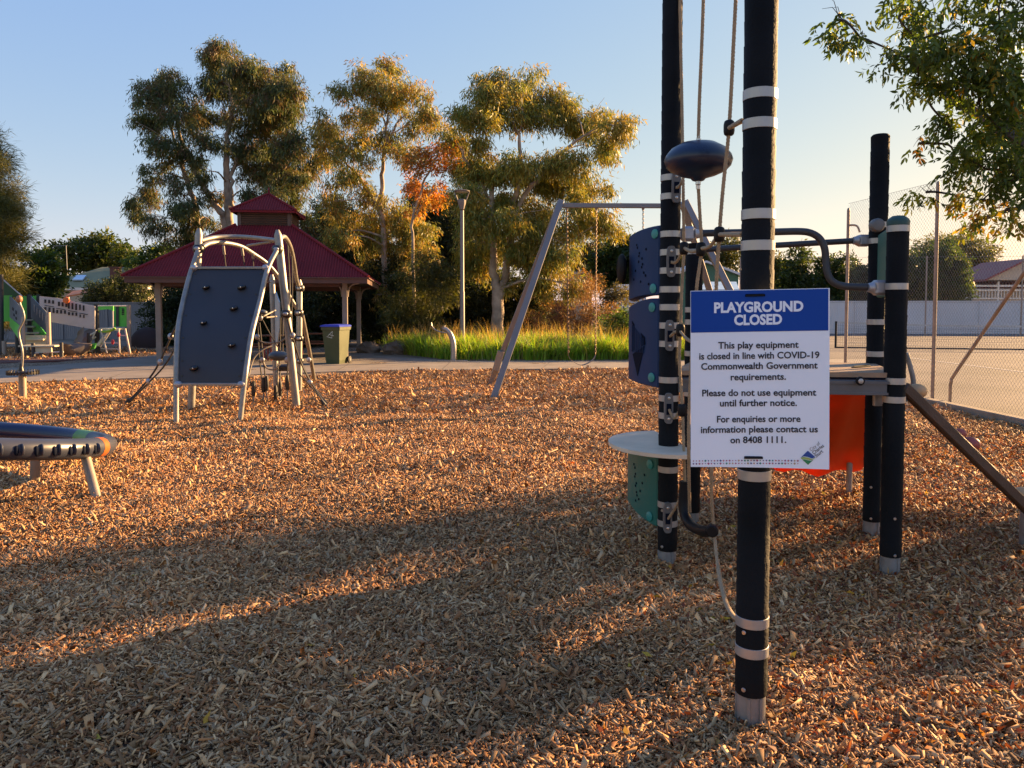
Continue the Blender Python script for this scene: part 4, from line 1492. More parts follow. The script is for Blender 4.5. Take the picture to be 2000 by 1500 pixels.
k_ = top2.z / (top2.z - f3.z)
f3 = top2 + (f3 - top2) * k_
MB().beam(top2, f3, .115, .115, up=Vector((0, 1, 0)), bev=.008).build('leg', M_SWING, sw)
f4 = P(1385, 565, 15.5)
t4 = top2 + Vector((-.03, .13, 0))
f4 = t4 + (f4 - t4) * (t4.z / (t4.z - f4.z))
MB().beam(t4, f4, .105, .105, up=Vector((0, 1, 0)), bev=.008).build('leg', M_SWING, sw)
MB().beam(stub, stub + Vector((.11, 0, .40)), .14, .12, up=Vector((0, 1, 0)), bev=.006).build('leg_foot_sleeve', M_LEGT, sw)
def chain(a, b, par, L=.052):
    a, b = Vector(a), Vector(b)
    n = int((b - a).length / (L * .78))
    mb = MB()
    d_ = (b - a).normalized()
    for k in range(n):
        c = a.lerp(b, (k + .5) / n)
        s_ = Vector((1, 0, 0)) if k % 2 else Vector((0, 1, 0))
        pts = [c + d_ * (math.cos(t) * L * .5) + s_ * (math.sin(t) * L * .28) for t in [2 * math.pi * i / 6 for i in range(6)]]
        mb.tube(pts, .0065, 4, closed=True)
    return mb.build('chain', M_CHAIN, par)
def swing(ua, ub, vseat, uas, ubs):
    a0, b0 = P(ua, 404, db), P(ub, 404, db)
    a1, b1 = P(uas, vseat - 16, db - .05), P(ubs, vseat - 16, db - .05)
    pts = smooth([a1, a1.lerp(b1, .12) - Vector((0, 0, .10)), a1.lerp(b1, .5) - Vector((0, 0, .19)), a1.lerp(b1, .88) - Vector((0, 0, .10)), b1], 5)
    mb = MB()
    vs, fs = [], []
    for p in pts:
        vs += [p + Vector((0, -.07, 0)), p + Vector((0, .07, 0)), p + Vector((0, .07, -.012)), p + Vector((0, -.07, -.012))]
    for i in range(len(pts) - 1):
        for k in range(4):
            fs.append((4 * i + k, 4 * i + 4 + k, 4 * i + 4 + (k + 1) % 4, 4 * i + (k + 1) % 4))
    mb.add(vs, fs)
    st = mb.build('swing_seat', M_SEAT, sw)
    chain(a0, a1, st); chain(b0, b1, st)
    for q in (a0, b0):
        MB().lathe(q - Vector((0, 0, .06)), [(.018, 0), (.03, .03), (.03, .09)], 8).build('hanger', M_SWING, st, True)
swing(1107, 1165, 709, 1110, 1163)
swing(1256, 1310, 709, 1256, 1310)
# ================================================================== FAR LEFT PLAY AREA
M_PG = mat('bright_green_panel', (.10, .50, .06), .5, 0, .1, 3)
M_DG = mat('charcoal_post', (.045, .043, .043), .5, .1, .12, 6)
M_GP = mat('grey_play_board', (.52, .46, .42), .55, 0, .08, 3)
M_GP2 = mat('blue_grey_play_board', (.13, .15, .18), .55, 0, .08, 3)
M_STEP = mat('tan_step', (.58, .50, .34), .7, 0, .12, 4)
M_LIME = mat('lime_slide_edge', (.22, .42, .03), .45, 0, .08, 4)
M_SLIDE2 = mat('grey_brown_slide', (.13, .105, .085), .5, 0, .1, 3)
M_SLOT = mat('dark_slot', (.03, .027, .026), .8)
M_TPOST = mat('tan_lit_post', (.33, .27, .22), .6, .1, .1, 5)
def Q(x, y, d):            # coordinates in a five times enlarged view of the area
    return P(x / 5.0, 500 + y / 5.0, d)
pt = thing('play_structure', 'green and grey play structure with stairs, a sloping bridge and a slide beyond the footpath', 'play equipment', tuple(G(110, 692)))
D_ = 26.3
def plate(pts, m, name, th=.05, par=None, d=D_, dd=None):
    ps = [Q(x, y, d if dd is None else dd[i]) for i, (x, y) in enumerate(pts)]
    return MB().prism(ps, (0, th, 0)).build(name, m, par or pt)
def pole(x0, y0, x1, y1, d, r, m, name='post', d1=None):
    a = Q(x0, y0, d)
    b = Q(x1, y1, d1 or d)
    if b.z < .12:
        b.z = -.05
    return MB().tube([a, b], r, 12).build(name, m, pt, True)
pole(8, 180, 12, 975, 26.6, .08, M_DG)
pole(40, 830, 42, 972, 26.3, .07, M_TPOST)
pole(285, 375, 290, 960, 27.5, .08, M_DG)
pole(375, 375, 378, 960, 28.2, .07, M_DG)
pole(470, 550, 480, 965, 26.0, .075, M_TPOST)
pole(225, 600, 236, 975, 25.6, .055, M_TPOST)
pole(170, 650, 172, 945, 27.2, .08, M_DG)
pole(940, 470, 952, 945, 27.6, .085, M_DG)
pole(1255, 478, 1262, 930, 28.2, .07, M_TPOST)
plate([(15, 235), (205, 385), (205, 405), (15, 405)], mat('dark_green_roof_board', (.02, .075, .02), .6), 'roof_board', .06, d=27.2)
MB().tube([Q(30, 230, 27.0), Q(215, 392, 27.0)], .022, 8).build('roof_rail', M_GP, pt, True)
plate([(35, 385), (105, 385), (105, 640), (35, 640)], M_PG, 'panel', .06, d=26.9)
plate([(215, 392), (275, 392), (275, 612), (215, 612)], M_PG, 'panel', .06, d=27.9)
plate([(318, 388), (362, 388), (362, 470), (318, 470)], M_PG, 'panel', .06, d=28.4)
# stair sides
sl1 = plate([(92, 390), (222, 515), (222, 700), (92, 595)], M_GP2, 'stair_guard', .05, dd=[26.9, 25.7, 25.7, 26.9])
plate([(92, 595), (200, 690), (185, 815), (92, 680)], M_PG, 'stringer', .05, dd=[26.9, 25.8, 25.8, 26.9])
sl2 = plate([(300, 392), (465, 560), (465, 755), (300, 600)], M_GP2, 'stair_guard', .05, dd=[27.3, 26.1, 26.1, 27.3])
plate([(310, 590), (455, 770), (455, 855), (330, 760), (310, 680)], M_PG, 'stringer', .05, dd=[27.25, 26.15, 26.15, 26.9, 27.25])
sm = MB()
for k in range(5):
    x = 328 + k * 28
    y = 470 + k * 28
    dd_ = 27.0 - k * .2
    sm.prism([Q(x, y, dd_ - .06), Q(x + 10, y + 10, dd_ - .06), Q(x + 10, y + 80, dd_ - .06), Q(x, y + 70, dd_ - .06)], (0, .02, 0))
sm.build('slot_pattern', mat('slot_light', (.30, .27, .24), .7), sl2)
sm = MB()
for (x, y, h) in ((120, 500, 28), (150, 530, 34), (150, 590, 26), (185, 580, 40), (130, 560, 24)):
    sm.prism([Q(x, y, 26.1), Q(x + 10, y + 8, 26.1), Q(x + 10, y + 8 + h, 26.1), Q(x, y + h, 26.1)], (0, .02, 0))
sm.build('slot_pattern', M_SLOT, sl1)
for (x0, x1, y, d) in ((245, 345, 625, 27.2), (245, 360, 690, 26.9), (243, 405, 752, 26.6), (242, 450, 815, 26.2)):
    a, b = Q(x0, y, d), Q(x1, y, d)
    MB().box((a + b) / 2, ((b - a).length, .34, .055), bev=.005).build('step', M_STEP, pt)
a, b = Q(242, 845, 26.15), Q(452, 845, 26.15)
MB().box((a + b) / 2, ((b - a).length, .03, .50)).build('riser', M_STEP, pt)
# sloping bridge board with rows of slots
br = plate([(385, 393), (560, 410), (925, 490), (925, 718), (500, 645), (470, 560), (385, 480)], M_GP, 'bridge_side', .05, dd=[26.5, 26.79, 27.4, 27.4, 26.69, 26.64, 26.5])
sm = MB()
def bd(x):
    return 26.5 + (x - 385) / 540 * .9 - .03
for (x, y, w_, h_) in [(432 + k * 38, 424 + k * 4, 20, 34) for k in range(3)] + [(565 + k * 36, 446 + k * 5, 20, 42) for k in range(3)] + [(662 + k * 36, 452 + k * 7, 18, 62) for k in range(3)] + \
        [(772 + k * 36, 474 + k * 8, 16, 52) for k in range(2)] + [(432 + k * 40, 498 + k * 4, 20, 50) for k in range(3)] + [(548 + k * 38, 526 + k * 2, 20, 34) for k in range(3)] + \
        [(664 + k * 36, 548 + k * 3, 18, 30) for k in range(3)] + [(776 + k * 36, 570 + k * 5, 14, 30) for k in range(2)] + \
        [(435, 479, 90, 6), (548, 507, 90, 6), (664, 530, 88, 6), (775, 555, 82, 6)]:
    sl_ = w_ * .16 if w_ > 50 else 0
    sm.prism([Q(x, y, bd(x)), Q(x + w_, y + sl_, bd(x + w_)), Q(x + w_, y + h_ + sl_, bd(x + w_)), Q(x, y + h_, bd(x))], (0, .008, 0))
sm.build('slot_pattern', M_SLOT, br)
c = Q(655, 432, 26.8)
MB().lathe(c, [(.10, 0), (.115, .02), (.115, .07), (.06, .085)], 8, (0, -1, 0)).build('orange_spinner', mat('orange_toy', (.62, .13, .02), .45), pt, True)
# second platform
plate([(958, 492), (1105, 488), (1105, 535), (1060, 520), (958, 528)], M_PG, 'panel', .05, d=27.4)
plate([(1115, 492), (1236, 490), (1236, 690), (1115, 690)], M_PG, 'panel', .05, d=28.3)
plate([(1132, 492), (1158, 492), (1158, 690), (1132, 690)], M_DG, 'panel_strip', .02, d=28.24)
for k in range(4):
    plate([(1188, 512 + k * 17), (1210, 512 + k * 17), (1210, 524 + k * 17), (1188, 524 + k * 17)], M_SLOT, 'panel_slot', .01, d=28.28)
MB().tube([Q(955, 489, 27.4), Q(1235, 487, 28.1)], .025, 8).build('top_rail', M_GP, pt, True)
MB().tube([Q(1101, 489, 27.5), Q(1103, 705, 27.5)], .022, 8).build('rail_post', M_GP, pt, True)
a = [Q(955, 705, 27.4), Q(1150, 712, 27.2), Q(1240, 700, 28.3), Q(1120, 694, 28.9)]
MB().prism(a, (0, 0, -.06)).build('platform', M_STEP, pt)
MB().tube(smooth([Q(970, 735, 27.2), Q(1040, 738, 27.0), Q(1095, 722, 26.9), Q(1125, 705, 26.9)], 5), .045, 8).build('slide_lip', M_LIME, pt, True)
for (x0, y0, x1, y1) in ((985, 718, 1050, 950), (1078, 735, 978, 888), (1158, 708, 1168, 930), (1222, 708, 1275, 940)):
    pole(x0, y0, x1, y1, 27.1, .03, M_GP, 'leg')
for (x0, y0, x1, y1) in ((1010, 775, 1055, 780), (1165, 775, 1240, 778), (1020, 850, 1170, 850), (985, 905, 1170, 910)):
    MB().tube([Q(x0, y0, 27.1), Q(x1, y1, 27.1)], .018, 8).build('rung', M_GP, pt, True)
mr_ = mat('red_toy', (.45, .03, .05), .5)
for (x, y) in ((1100, 840), (1158, 768)):
    MB().ell(Q(x, y, 26.9), (.05, .05, .09), 10, 8).build('grip', mr_, pt, True)
# curved slide
cl = smooth([Q(840, 705, 27.2), Q(835, 770, 26.9), Q(805, 850, 26.6), Q(745, 895, 26.4), Q(665, 880, 26.2)], 6)
vs, fs = [], []
for i, p in enumerate(cl):
    t_ = (cl[min(i + 1, len(cl) - 1)] - cl[max(i - 1, 0)]).normalized()
    s_ = Vector((0, 1, 0))
    n_ = t_.cross(s_).normalized()
    if n_.z < 0:
        n_ = -n_
    for k in range(9):
        a = math.pi * (k / 8)
        vs.append(p + s_ * (-.30 * math.cos(a)) - n_ * (.46 * math.sin(a)) + n_ * .12)
for i in range(len(cl) - 1):
    for k in range(8):
        fs.append((i * 9 + k, i * 9 + k + 1, i * 9 + 10 + k, i * 9 + 9 + k))
MB().add(vs, fs).build('slide', M_SLIDE2, pt, True)
pole(862, 750, 866, 945, 26.9, .045, M_DG)
for (x0, y0, x1, y1) in ((870, 775, 920, 750), (872, 830, 935, 790), (880, 850, 940, 720), (925, 900, 1000, 800), (960, 880, 1060, 740)):
    MB().tube([Q(x0, y0, 27.0), Q(x1, y1, 27.2)], .03, 8).build('ladder_bar', M_STEP, pt, True)
plate([(862, 860), (938, 850), (920, 905), (880, 915)], M_PG, 'panel', .05, d=26.7)

st = thing('step_bench', 'low tan step platform on dark posts at the foot of the green play stairs', 'play equipment', tuple(Q(450, 985, 25.4)))
a, b = Q(228, 880, 25.3), Q(560, 875, 25.3)
MB().box((a + b) / 2, ((b - a).length, .55, .05), bev=.006).build('step_top', M_STEP, st)
MB().prism([Q(345, 890, 25.1), Q(500, 890, 25.1), Q(505, 940, 25.1), Q(348, 945, 25.1)], (0, .04, 0)).build('step_panel', M_STEP, st)
for (x, y0, d) in ((322, 850, 25.1), (598, 845, 25.2), (290, 880, 25.6), (402, 945, 25.1), (495, 900, 25.5)):
    a = Q(x, y0, d)
    MB().tube([a, (a.x, a.y, -.05)], .06, 10).build('post', M_DG, st, True)
MB().tube([Q(330, 948, 25.1), Q(620, 936, 25.2)], .025, 8).build('rail', M_GP, st, True)

c = G(288, 677)
o_ = MB().lathe((c.x, c.y, -.02), [(.72 * math.cos(R(k * 10)), .86 * math.sin(R(k * 10))) for k in range(9)] + [(.02, .862)], 24).build('mound', mat('dark_red_dome', (.035, .016, .012), .8, 0, .2, 3, .1, 30), None, True)
tag(o_, 'dark brown half dome on the ground behind the shelter post', 'play mound')

# ================================================================== FENCES, WALLS, HOUSES
M_GFEN = mat('grey_steel_fence', (.22, .22, .235), .5, .1, .06, .6)
M_GFEN2 = mat('pale_grey_steel_fence', (.62, .60, .60), .5, .1, .06, .6)
def corrugated(name, a, b, z0, z1, m, pitch=.11, amp=.007, label=None, cat='fence', lean=0):
    a, b = Vector(a), Vector(b)
    L = (b - a).length
    d_ = (b - a).normalized()
    n_ = Vector((-d_.y, d_.x, 0))
    n = int(L / pitch) * 6
    vs, fs = [], []
    tri = [0, 0, 1, 1, 1, 0]
    for i in range(n + 1):
        p = a + d_ * (L * i / n) + n_ * (amp * (1 if (i % 6) in (2, 3, 4) else -1))
        vs += [p + Vector((0, 0, z0)), p + Vector((0, 0, z1))]
    for i in range(n):
        fs.append((2 * i, 2 * i + 2, 2 * i + 3, 2 * i + 1))
    t_ = thing(name, label, cat, tuple((a + b) / 2))
    MB().add(vs, fs).build('sheet', m, t_)
    mb = MB()
    mb.beam(a + Vector((0, 0, z1 + .01)), b + Vector((0, 0, z1 + .01)), .075, .05)
    mb.build('cap_rail', m, t_)
    k = int(L / 2.4)
    for i in range(k + 1):
        p = a.lerp(b, i / k) - n_ * .035
        MB().box(p + Vector((0, 0, (z0 + z1) / 2)), (.06, .06, z1 - z0), Matrix.Rotation(math.atan2(d_.y, d_.x), 3, 'Z')).build('fence_post', m, t_)
    return t_
a, b = P(60, 660, 42), P(330, 660, 42)
corrugated('steel_fence', (a.x - 8, 42, 0), (b.x + 4, 42, 0), -.06, 1.95, M_GFEN, label='blue grey corrugated steel fence behind the green play structure')
a, b = P(1190, 650, 52), P(2000, 650, 48)
corrugated('steel_fence', (12.5, 52, 0), (48, 47.5, 0), -.06, 2.12, M_GFEN2, label='long pale grey steel fence at the far side of the tennis court')

def brick_mat():
    m = bpy.data.materials.new('dark_red_brick')
    m.use_nodes = True
    t = m.node_tree
    b = t.nodes['Principled BSDF']
    tc = t.nodes.new('ShaderNodeTexCoord')
    mp = t.nodes.new('ShaderNodeMapping')
    mp.inputs['Rotation'].default_value = (R(90), 0, 0)
    br_ = t.nodes.new('ShaderNodeTexBrick')
    br_.inputs['Color1'].default_value = (.14, .045, .03, 1)
    br_.inputs['Color2'].default_value = (.09, .03, .022, 1)
    br_.inputs['Mortar'].default_value = (.12, .10, .085, 1)
    br_.inputs['Scale'].default_value = 4.2
    t.links.new(tc.outputs['Object'], mp.inputs[0])
    t.links.new(mp.outputs[0], br_.inputs['Vector'])
    t.links.new(br_.outputs['Color'], b.inputs['Base Color'])
    b.inputs['Roughness'].default_value = .85
    return m
M_BRICK = brick_mat()
a = P(820, 650, 37); b = P(1110, 650, 37)
bw = thing('brick_wall', 'dark red brick wall in the shade behind the gum trees', 'wall', ((a.x + b.x) / 2, 37, 0))
MB().box(((a.x + b.x) / 2, 37, .95), (b.x - a.x, .24, 2.0)).build('wall', M_BRICK, bw)
MB().box(((a.x + b.x) / 2, 37, 1.99), (b.x - a.x + .06, .30, .07)).build('coping', M_BRICK, bw)

M_WALLC = mat('cream_wall', (.45, .40, .33), .8, 0, .08, .8)
M_WHITE = mat('white_paint', (.62, .60, .56), .6, 0, .05, 2)
M_ROOFG = mat('olive_grey_roof', (.24, .225, .13), .85, 0, .1, 1.0, spec=.1)
M_REDR = mat('red_tin_roof', (.20, .045, .045), .6, 0, .1, 1.0)
M_GLASS = mat('dark_window_glass', (.03, .035, .04), .1, 0, .1, 2)
M_SKYL = mat('skylight_glass', (.45, .55, .65), .15, .2, .05, 2)
def hip_house(name, label, x0, x1, y0, y1, ze, zr, inset, roofm, wallm, over=.5):
    h = thing(name, label, 'house', ((x0 + x1) / 2, y0, 0))
    MB().box(((x0 + x1) / 2, (y0 + y1) / 2, ze / 2), (x1 - x0, y1 - y0, ze)).build('wall', wallm, h)
    X0, X1, Y0, Y1 = x0 - over, x1 + over, y0 - over, y1 + over
    ym = (Y0 + Y1) / 2
    v = [(X0, Y0, ze), (X1, Y0, ze), (X1, Y1, ze), (X0, Y1, ze), (X0 + inset, ym, zr), (X1 - inset, ym, zr)]
    v = [Vector(q) + Vector((0, 0, .06)) for q in v]
    f = [(0, 1, 5, 4), (1, 2, 5), (2, 3, 4, 5), (3, 0, 4), (3, 2, 1, 0)]
    r_ = MB().add(v, f).build('roof', roofm, h)
    mb = MB()
    mb.beam((X0, Y0, ze - .03), (X1, Y0, ze - .03), .06, .18)
    mb.beam((X0, Y1, ze - .03), (X1, Y1, ze - .03), .06, .18)
    mb.beam((X0 + .03, Y0 + .03, ze - .03), (X0 + .03, Y1 - .03, ze - .03), .06, .178)
    mb.beam((X1 - .03, Y0 + .03, ze - .03), (X1 - .03, Y1 - .03, ze - .03), .06, .178)
    mb.build('gutter', M_WHITE, r_)
    return h, r_
# left house
a = P(72, 562, 54); b = P(248, 562, 54)
h, rf = hip_house('house', 'cream house with an olive grey hip roof, skylight and brick chimney beyond the grey fence', a.x + .6, b.x + 1.2, 54, 62, 3.05, 4.72, 2.4, M_ROOFG, M_WALLC)
def roofpt(u, v):
    r_ = ray(u, v)
    # plane of the near roof face through the eave (y=53.5,z=3.11) and the ridge (y=58,z=4.78)
    s_ = (4.78 - 3.11) / 4.5
    t = (3.11 - EYE - s_ * 53.5) / (r_.z - s_ * r_.y)
    return Vector((r_.x * t, r_.y * t, EYE + r_.z * t))
q = [roofpt(142, 550), roofpt(162, 550), roofpt(170, 541), roofpt(151, 541)]
MB().prism([p_ + Vector((0, -.03, .06)) for p_ in q], (0, -.04, .08)).build('skylight', M_SKYL, rf)
c = P(226, 546, 55)
o_ = MB().box((c.x, 55, 3.9), (.55, .55, 1.3)).build('chimney', M_BRICK, rf)
MB().box((c.x, 55, 4.58), (.65, .65, .09)).build('chimney_cap', M_BRICK, o_)
for k in range(3):
    MB().box((a.x + 1.6 + k * 2.1, 53.98, 1.9), (1.0, .08, 1.1)).build('window', M_GLASS, h)
c = P(131, 521, 57.5)
o_ = thing('tv_antenna', 'thin television antenna mast standing on the olive grey house roof', 'antenna', tuple(c))
t_ = P(129, 479, 57.5)
MB().tube([c - Vector((0, 0, .2)), t_], .03, 6).build('mast', M_GALV, o_)
mb = MB()
mb.tube([P(104, 481, 57.5), P(131, 479, 57.5)], .018, 5)
for u in (106, 112, 118, 124, 129):
    mb.tube([P(u, 480.5, 57.1), P(u, 480, 58.0)], .012, 4)
mb.build('aerial', M_GALV, o_)
# small orange tiled awning roof
q = [P(128, 581, 47), P(180, 572, 47), P(182, 566, 49), P(142, 571, 49)]
o_ = thing('garden_awning', 'sunlit orange awning roof below the olive grey house', 'awning', tuple(P(155, 575, 48)))
MB().prism(q, (0, 0, .09)).build('awning_roof', mat('orange_tile', (.42, .15, .06), .7, 0, .25, 4), o_)
for (u, d) in ((134, 47.2), (178, 47.2)):
    p = P(u, 580, d)
    MB().tube([(p.x, p.y, -.05), (p.x, p.y, p.z)], .05, 8).build('post', M_WHITE, o_)

# right houses
a = P(1878, 562, 62)
h, rf = hip_house('house', 'house with a red hip roof, front gable and white balustrade beyond the tennis court', a.x, a.x + 15, 62, 72, 3.2, 5.0, 3.0, M_REDR, M_WALLC)
gx0, gx1 = P(1916, 540, 61).x, P(2060, 540, 61).x
gz = 3.9
gm = (gx0 + gx1) / 2
MB().prism([Vector((gx0, 60.2, gz)), Vector((gx1, 60.2, gz)), Vector((gm, 60.2, 5.35))], (0, 5, 0)).build('gable_wall', M_WALLC, h)
mb = MB()
for s_, x in ((1, gx0), (-1, gx1)):
    mb.prism([Vector((x - s_ * .4, 59.8, gz - .12)), Vector((gm, 59.8, 5.42)), Vector((gm, 59.8, 5.56)), Vector((x - s_ * .4, 59.8, gz + .04))], (0, 6.0, 0))
mb.build('gable_roof', M_REDR, h)
mb = MB()
zb = P(1900, 583, 60.5).z
zt_ = P(1900, 567, 60.5).z
bx0 = P(1872, 570, 60.5).x
bx1 = bx0 + 15.5
mb.beam((bx0, 60.5, zt_), (bx1, 60.5, zt_), .12, .12)
mb.beam((bx0, 60.5, zb), (bx1, 60.5, zb), .12, .10)
mb.beam((bx0, 60.5, zt_ + .35), (bx1, 60.5, zt_ + .35), .10, .16)
k = 0
while bx0 + k * .24 < bx1:
    mb.box((bx0 + k * .24, 60.5, (zb + zt_) / 2), (.06, .06, zt_ - zb - .1))
    k += 1
for k in range(6):
    mb.box((bx0 + .05 + k * 3.05, 60.5, 1.9), (.14, .14, 3.8))
mb.build('balustrade', M_WHITE, h)

# sheds in the middle distance
a, b = P(1366, 566, 52), P(1442, 566, 52)
gs = thing('shed', 'green gabled shed behind the front black post', 'shed', ((a.x + b.x) / 2, 52, 0))
zz_ = P(1400, 535, 52).z
zr_ = P(1385, 514, 52).z
xm = P(1378, 515, 52).x
MB().prism([Vector((a.x - 1.6, 52, 0)), Vector((b.x, 52, 0)), Vector((b.x, 52, zz_ - .1)), Vector((xm, 52, zr_)), Vector((a.x - 1.6, 52, zz_ - .1))], (0, 6, 0)).build('wall', mat('green_shed_wall', (.075, .17, .105), .7, 0, .08, 1), gs)
mb = MB()
for x, s_ in ((a.x - 1.6, -1), (b.x, 1)):
    mb.prism([Vector((x + s_ * .25, 51.7, zz_ - .18)), Vector((xm, 51.7, zr_ + .02)), Vector((xm, 51.7, zr_ + .16)), Vector((x + s_ * .25, 51.7, zz_ - .02))], (0, 6.6, 0))
mb.build('roof', M_GFEN2, gs)
a, b = P(1372, 566, 44), P(1440, 566, 44)
cs = thing('lean_to', 'pale corrugated lean-to roof in front of the green shed', 'shed', ((a.x + b.x) / 2, 44, 0))
MB().box(((a.x + b.x) / 2, 45.5, 1.2), (b.x - a.x, 3, 2.4)).build('wall', M_GFEN2, cs)
MB().prism([P(1368, 567, 43.8), P(1444, 567, 43.8), P(1438, 552, 47), P(1376, 552, 47)], (0, 0, .06)).build('roof', M_SKYL, cs)
a, b = P(1200, 590, 46), P(1262, 590, 46)
cs = thing('shed', 'pale grey corrugated shed beside the blue panels and the pink brown bush', 'shed', ((a.x + b.x) / 2, 46, 0))
MB().box(((a.x + b.x) / 2, 48, 1.1), (b.x - a.x, 4, P(1220, 572, 46).z * 2 - 2.2 + .6)).build('wall', M_GFEN2, cs)
MB().prism([P(1198, 573, 45.8), P(1264, 571, 45.8), P(1258, 557, 49), P(1206, 558, 49)], (0, 0, .08)).build('roof', M_SKYL, cs)
c = P(1130, 530, 62)
hh, rf = hip_house('house', 'small distant house with pale roof showing above the pink brown bush', P(1108, 540, 62).x, P(1156, 540, 62).x, 62, 68, P(1130, 533, 62).z, P(1130, 519, 62).z, 1.2, M_SKYL, M_WALLC, .2)
MB().box((P(1122, 520, 63).x, 63.2, P(1122, 520, 63).z), (.7, .7, 1.0)).build('chimney', M_BRICK, rf)

# power pole
pp_ = P(1937, 560, 80)
po = thing('power_pole', 'distant power pole with cross arm standing above the red roof', 'power pole', (pp_.x, 80, 0))
t_ = P(1936, 478, 80)
MB().tube([(pp_.x, 80, -.06), (pp_.x, 80, t_.z)], .13, 8).build('pole', mat('pole_wood', (.12, .09, .07), .8), po)
MB().beam(P(1923, 485, 80), P(1950, 483, 80), .12, .12).build('cross_arm', mat('pole_wood', (.12, .09, .07), .8), po)
for u in (1925, 1931, 1942, 1948):
    MB().lathe(P(u, 483, 80), [(.06, 0), (.08, .15), (.05, .25)], 8).build('insulator', M_WHITE, po)

# ------------------------------------------------------------------ chain link fence of the court
M_FPOST = mat('rusty_galvanised_post', (.30, .235, .19), .6, .3, .2, 6)
M_WIRE = mat('galvanised_wire', (.33, .30, .27), .5, .4, .1, 20)
fp = [Vector((6.93, 7.4, 0)), Vector((6.93, 10.1, 0)), G(1821, 789), Vector((6.70, 15.4, 0))]
zt2 = P(1838, 355, fp[2].y).z
fence = thing('chain_link_fence', 'tall chain link fence with rusty posts along the near side of the tennis court', 'fence', tuple(fp[2]))
tops = [zt2 + .02, zt2, zt2, P(1663, 407, fp[3].y).z]
for p, z in zip(fp, tops):
    MB().lathe((p.x, p.y, -.05), [(.030, 0), (.030, z), (.026, z + .04), (.01, z + .06)], 12).build('fence_post', M_FPOST, fence, True)
MB().tube(smooth([P(1855, 800, 12.45), P(1856, 770, 12.4), P(1858, 745, 12.3), P(1872, 720, 12.1), P(2000, 533, 10.4), P(2060, 445, 9.9)], 5), .026, 10).build('fence_brace', M_FPOST, fence, True)
mb = MB()
q = fp[3]
mb.tube(smooth([q + Vector((0, -.0, P(1663, 440, q.y).z)), q + Vector((.12, -.1, P(1663, 442, q.y).z)), q + Vector((.17, -.14, P(1663, 455, q.y).z))], 5), .02, 8)
mb.build('post_arm', M_FPOST, fence, True)
mb = MB()
pitch = .075
wr = .0017
hgt = 3.62
for a, b in zip(fp, fp[1:]):
    L = (b - a).length
    d_ = (b - a).normalized()
    n_ = Vector((-d_.y, d_.x, 0))
    n = int((L + hgt) / pitch)
    for s_ in (1, -1):
        for k in range(n):
            x0 = k * pitch - (hgt if s_ > 0 else 0)
            # wire from (x0,0) to (x0+s*hgt,hgt), clipped to the bay
            if s_ > 0:
                xa, xb = max(x0, 0), min(x0 + hgt, L)
                za, zb_ = xa - x0, xb - x0
            else:
                xs_ = x0
                xa, xb = min(xs_, L), max(xs_ - hgt, 0)
                za, zb_ = xs_ - xa, xs_ - xb
            if abs(xb - xa) < .02 or (s_ > 0 and xb <= xa) or (s_ < 0 and xa <= xb):
                continue
            pa = a + d_ * xa + Vector((0, 0, za + .06)) + n_ * (.004 * s_)
            pb = a + d_ * xb + Vector((0, 0, zb_ + .06)) + n_ * (.004 * s_)
            mb.tube([pa, pb], wr, 3, caps=False)
    for z in (.06, hgt + .06):
        mb.tube([a + Vector((0, 0, z)), b + Vector((0, 0, z))], .003, 4, caps=False)
mb.build('wire_mesh', M_WIRE, fence)

# far court fence: posts and a top wire
ff = thing('court_fence', 'row of thin pale posts with top rail at the far side of the court', 'fence', (20, 46, 0))
fpts = [P(1445, 600, 46.5), P(1655, 600, 46), P(1808, 600, 45.5), P(1995, 600, 45), P(2190, 600, 44.5)]
for p in fpts:
    MB().tube([(p.x, p.y, -.05), (p.x, p.y, P(1808, 500, 45.5).z)], .045, 8).build('fence_post', M_FPOST, ff, True)
mb = MB()
for p, q in zip(fpts, fpts[1:]):
    for z in (.4, 2.0, P(1808, 502, 45.5).z):
        mb.tube([(p.x, p.y, z), (q.x, q.y, z)], .006, 4, caps=False)
mb.build('fence_wire', M_WIRE, ff)

# tennis net
M_NET = mat('black_net', (.012, .012, .012), .8)
M_TAPE = mat('white_net_tape', (.50, .48, .45), .7)
na, nb = G(1632, 680), G(2000, 684)
d_ = (nb - na).normalized()
nb = na + d_ * 12.8
tn = thing('tennis_net', 'tennis net with white top tape stretched across the court', 'tennis net', tuple((na + nb) / 2))
for p in (na, nb):
    MB().tube([(p.x, p.y, -.05), (p.x, p.y, 1.1)], .045, 10).build('net_post', M_NET, tn, True)
def nz_(f):
    return 1.06 - .14 * (1 - (2 * f - 1) ** 2)
mb = MB()
n = 150
for k in range(n + 1):
    f = k / n
    p = na.lerp(nb, f)
    mb.tube([(p.x, p.y, .03), (p.x, p.y, nz_(f) - .03)], .0032, 3, caps=False)
for r_ in range(11):
    h_ = r_ / 10
    pts = []
    for k in range(21):
        p = na.lerp(nb, k / 20)
        pts.append((p.x, p.y, .03 + (nz_(k / 20) - .06) * h_))
    mb.tube(pts, .0032, 3, caps=False)
mb.build('net_mesh', M_NET, tn)
mb = MB()
for k in range(20):
    p, q = na.lerp(nb, k / 20), na.lerp(nb, (k + 1) / 20)
    mb.beam((p.x, p.y, nz_(k / 20) - .0), (q.x, q.y, nz_((k + 1) / 20) - .0), .02, .07)
mb.build('net_tape', M_TAPE, tn)
mb = MB()
mb.tube([na + Vector((0, 0, .03)), nb + Vector((0, 0, .03))], .03, 6)
mb.build('net_weight', M_NET, tn)

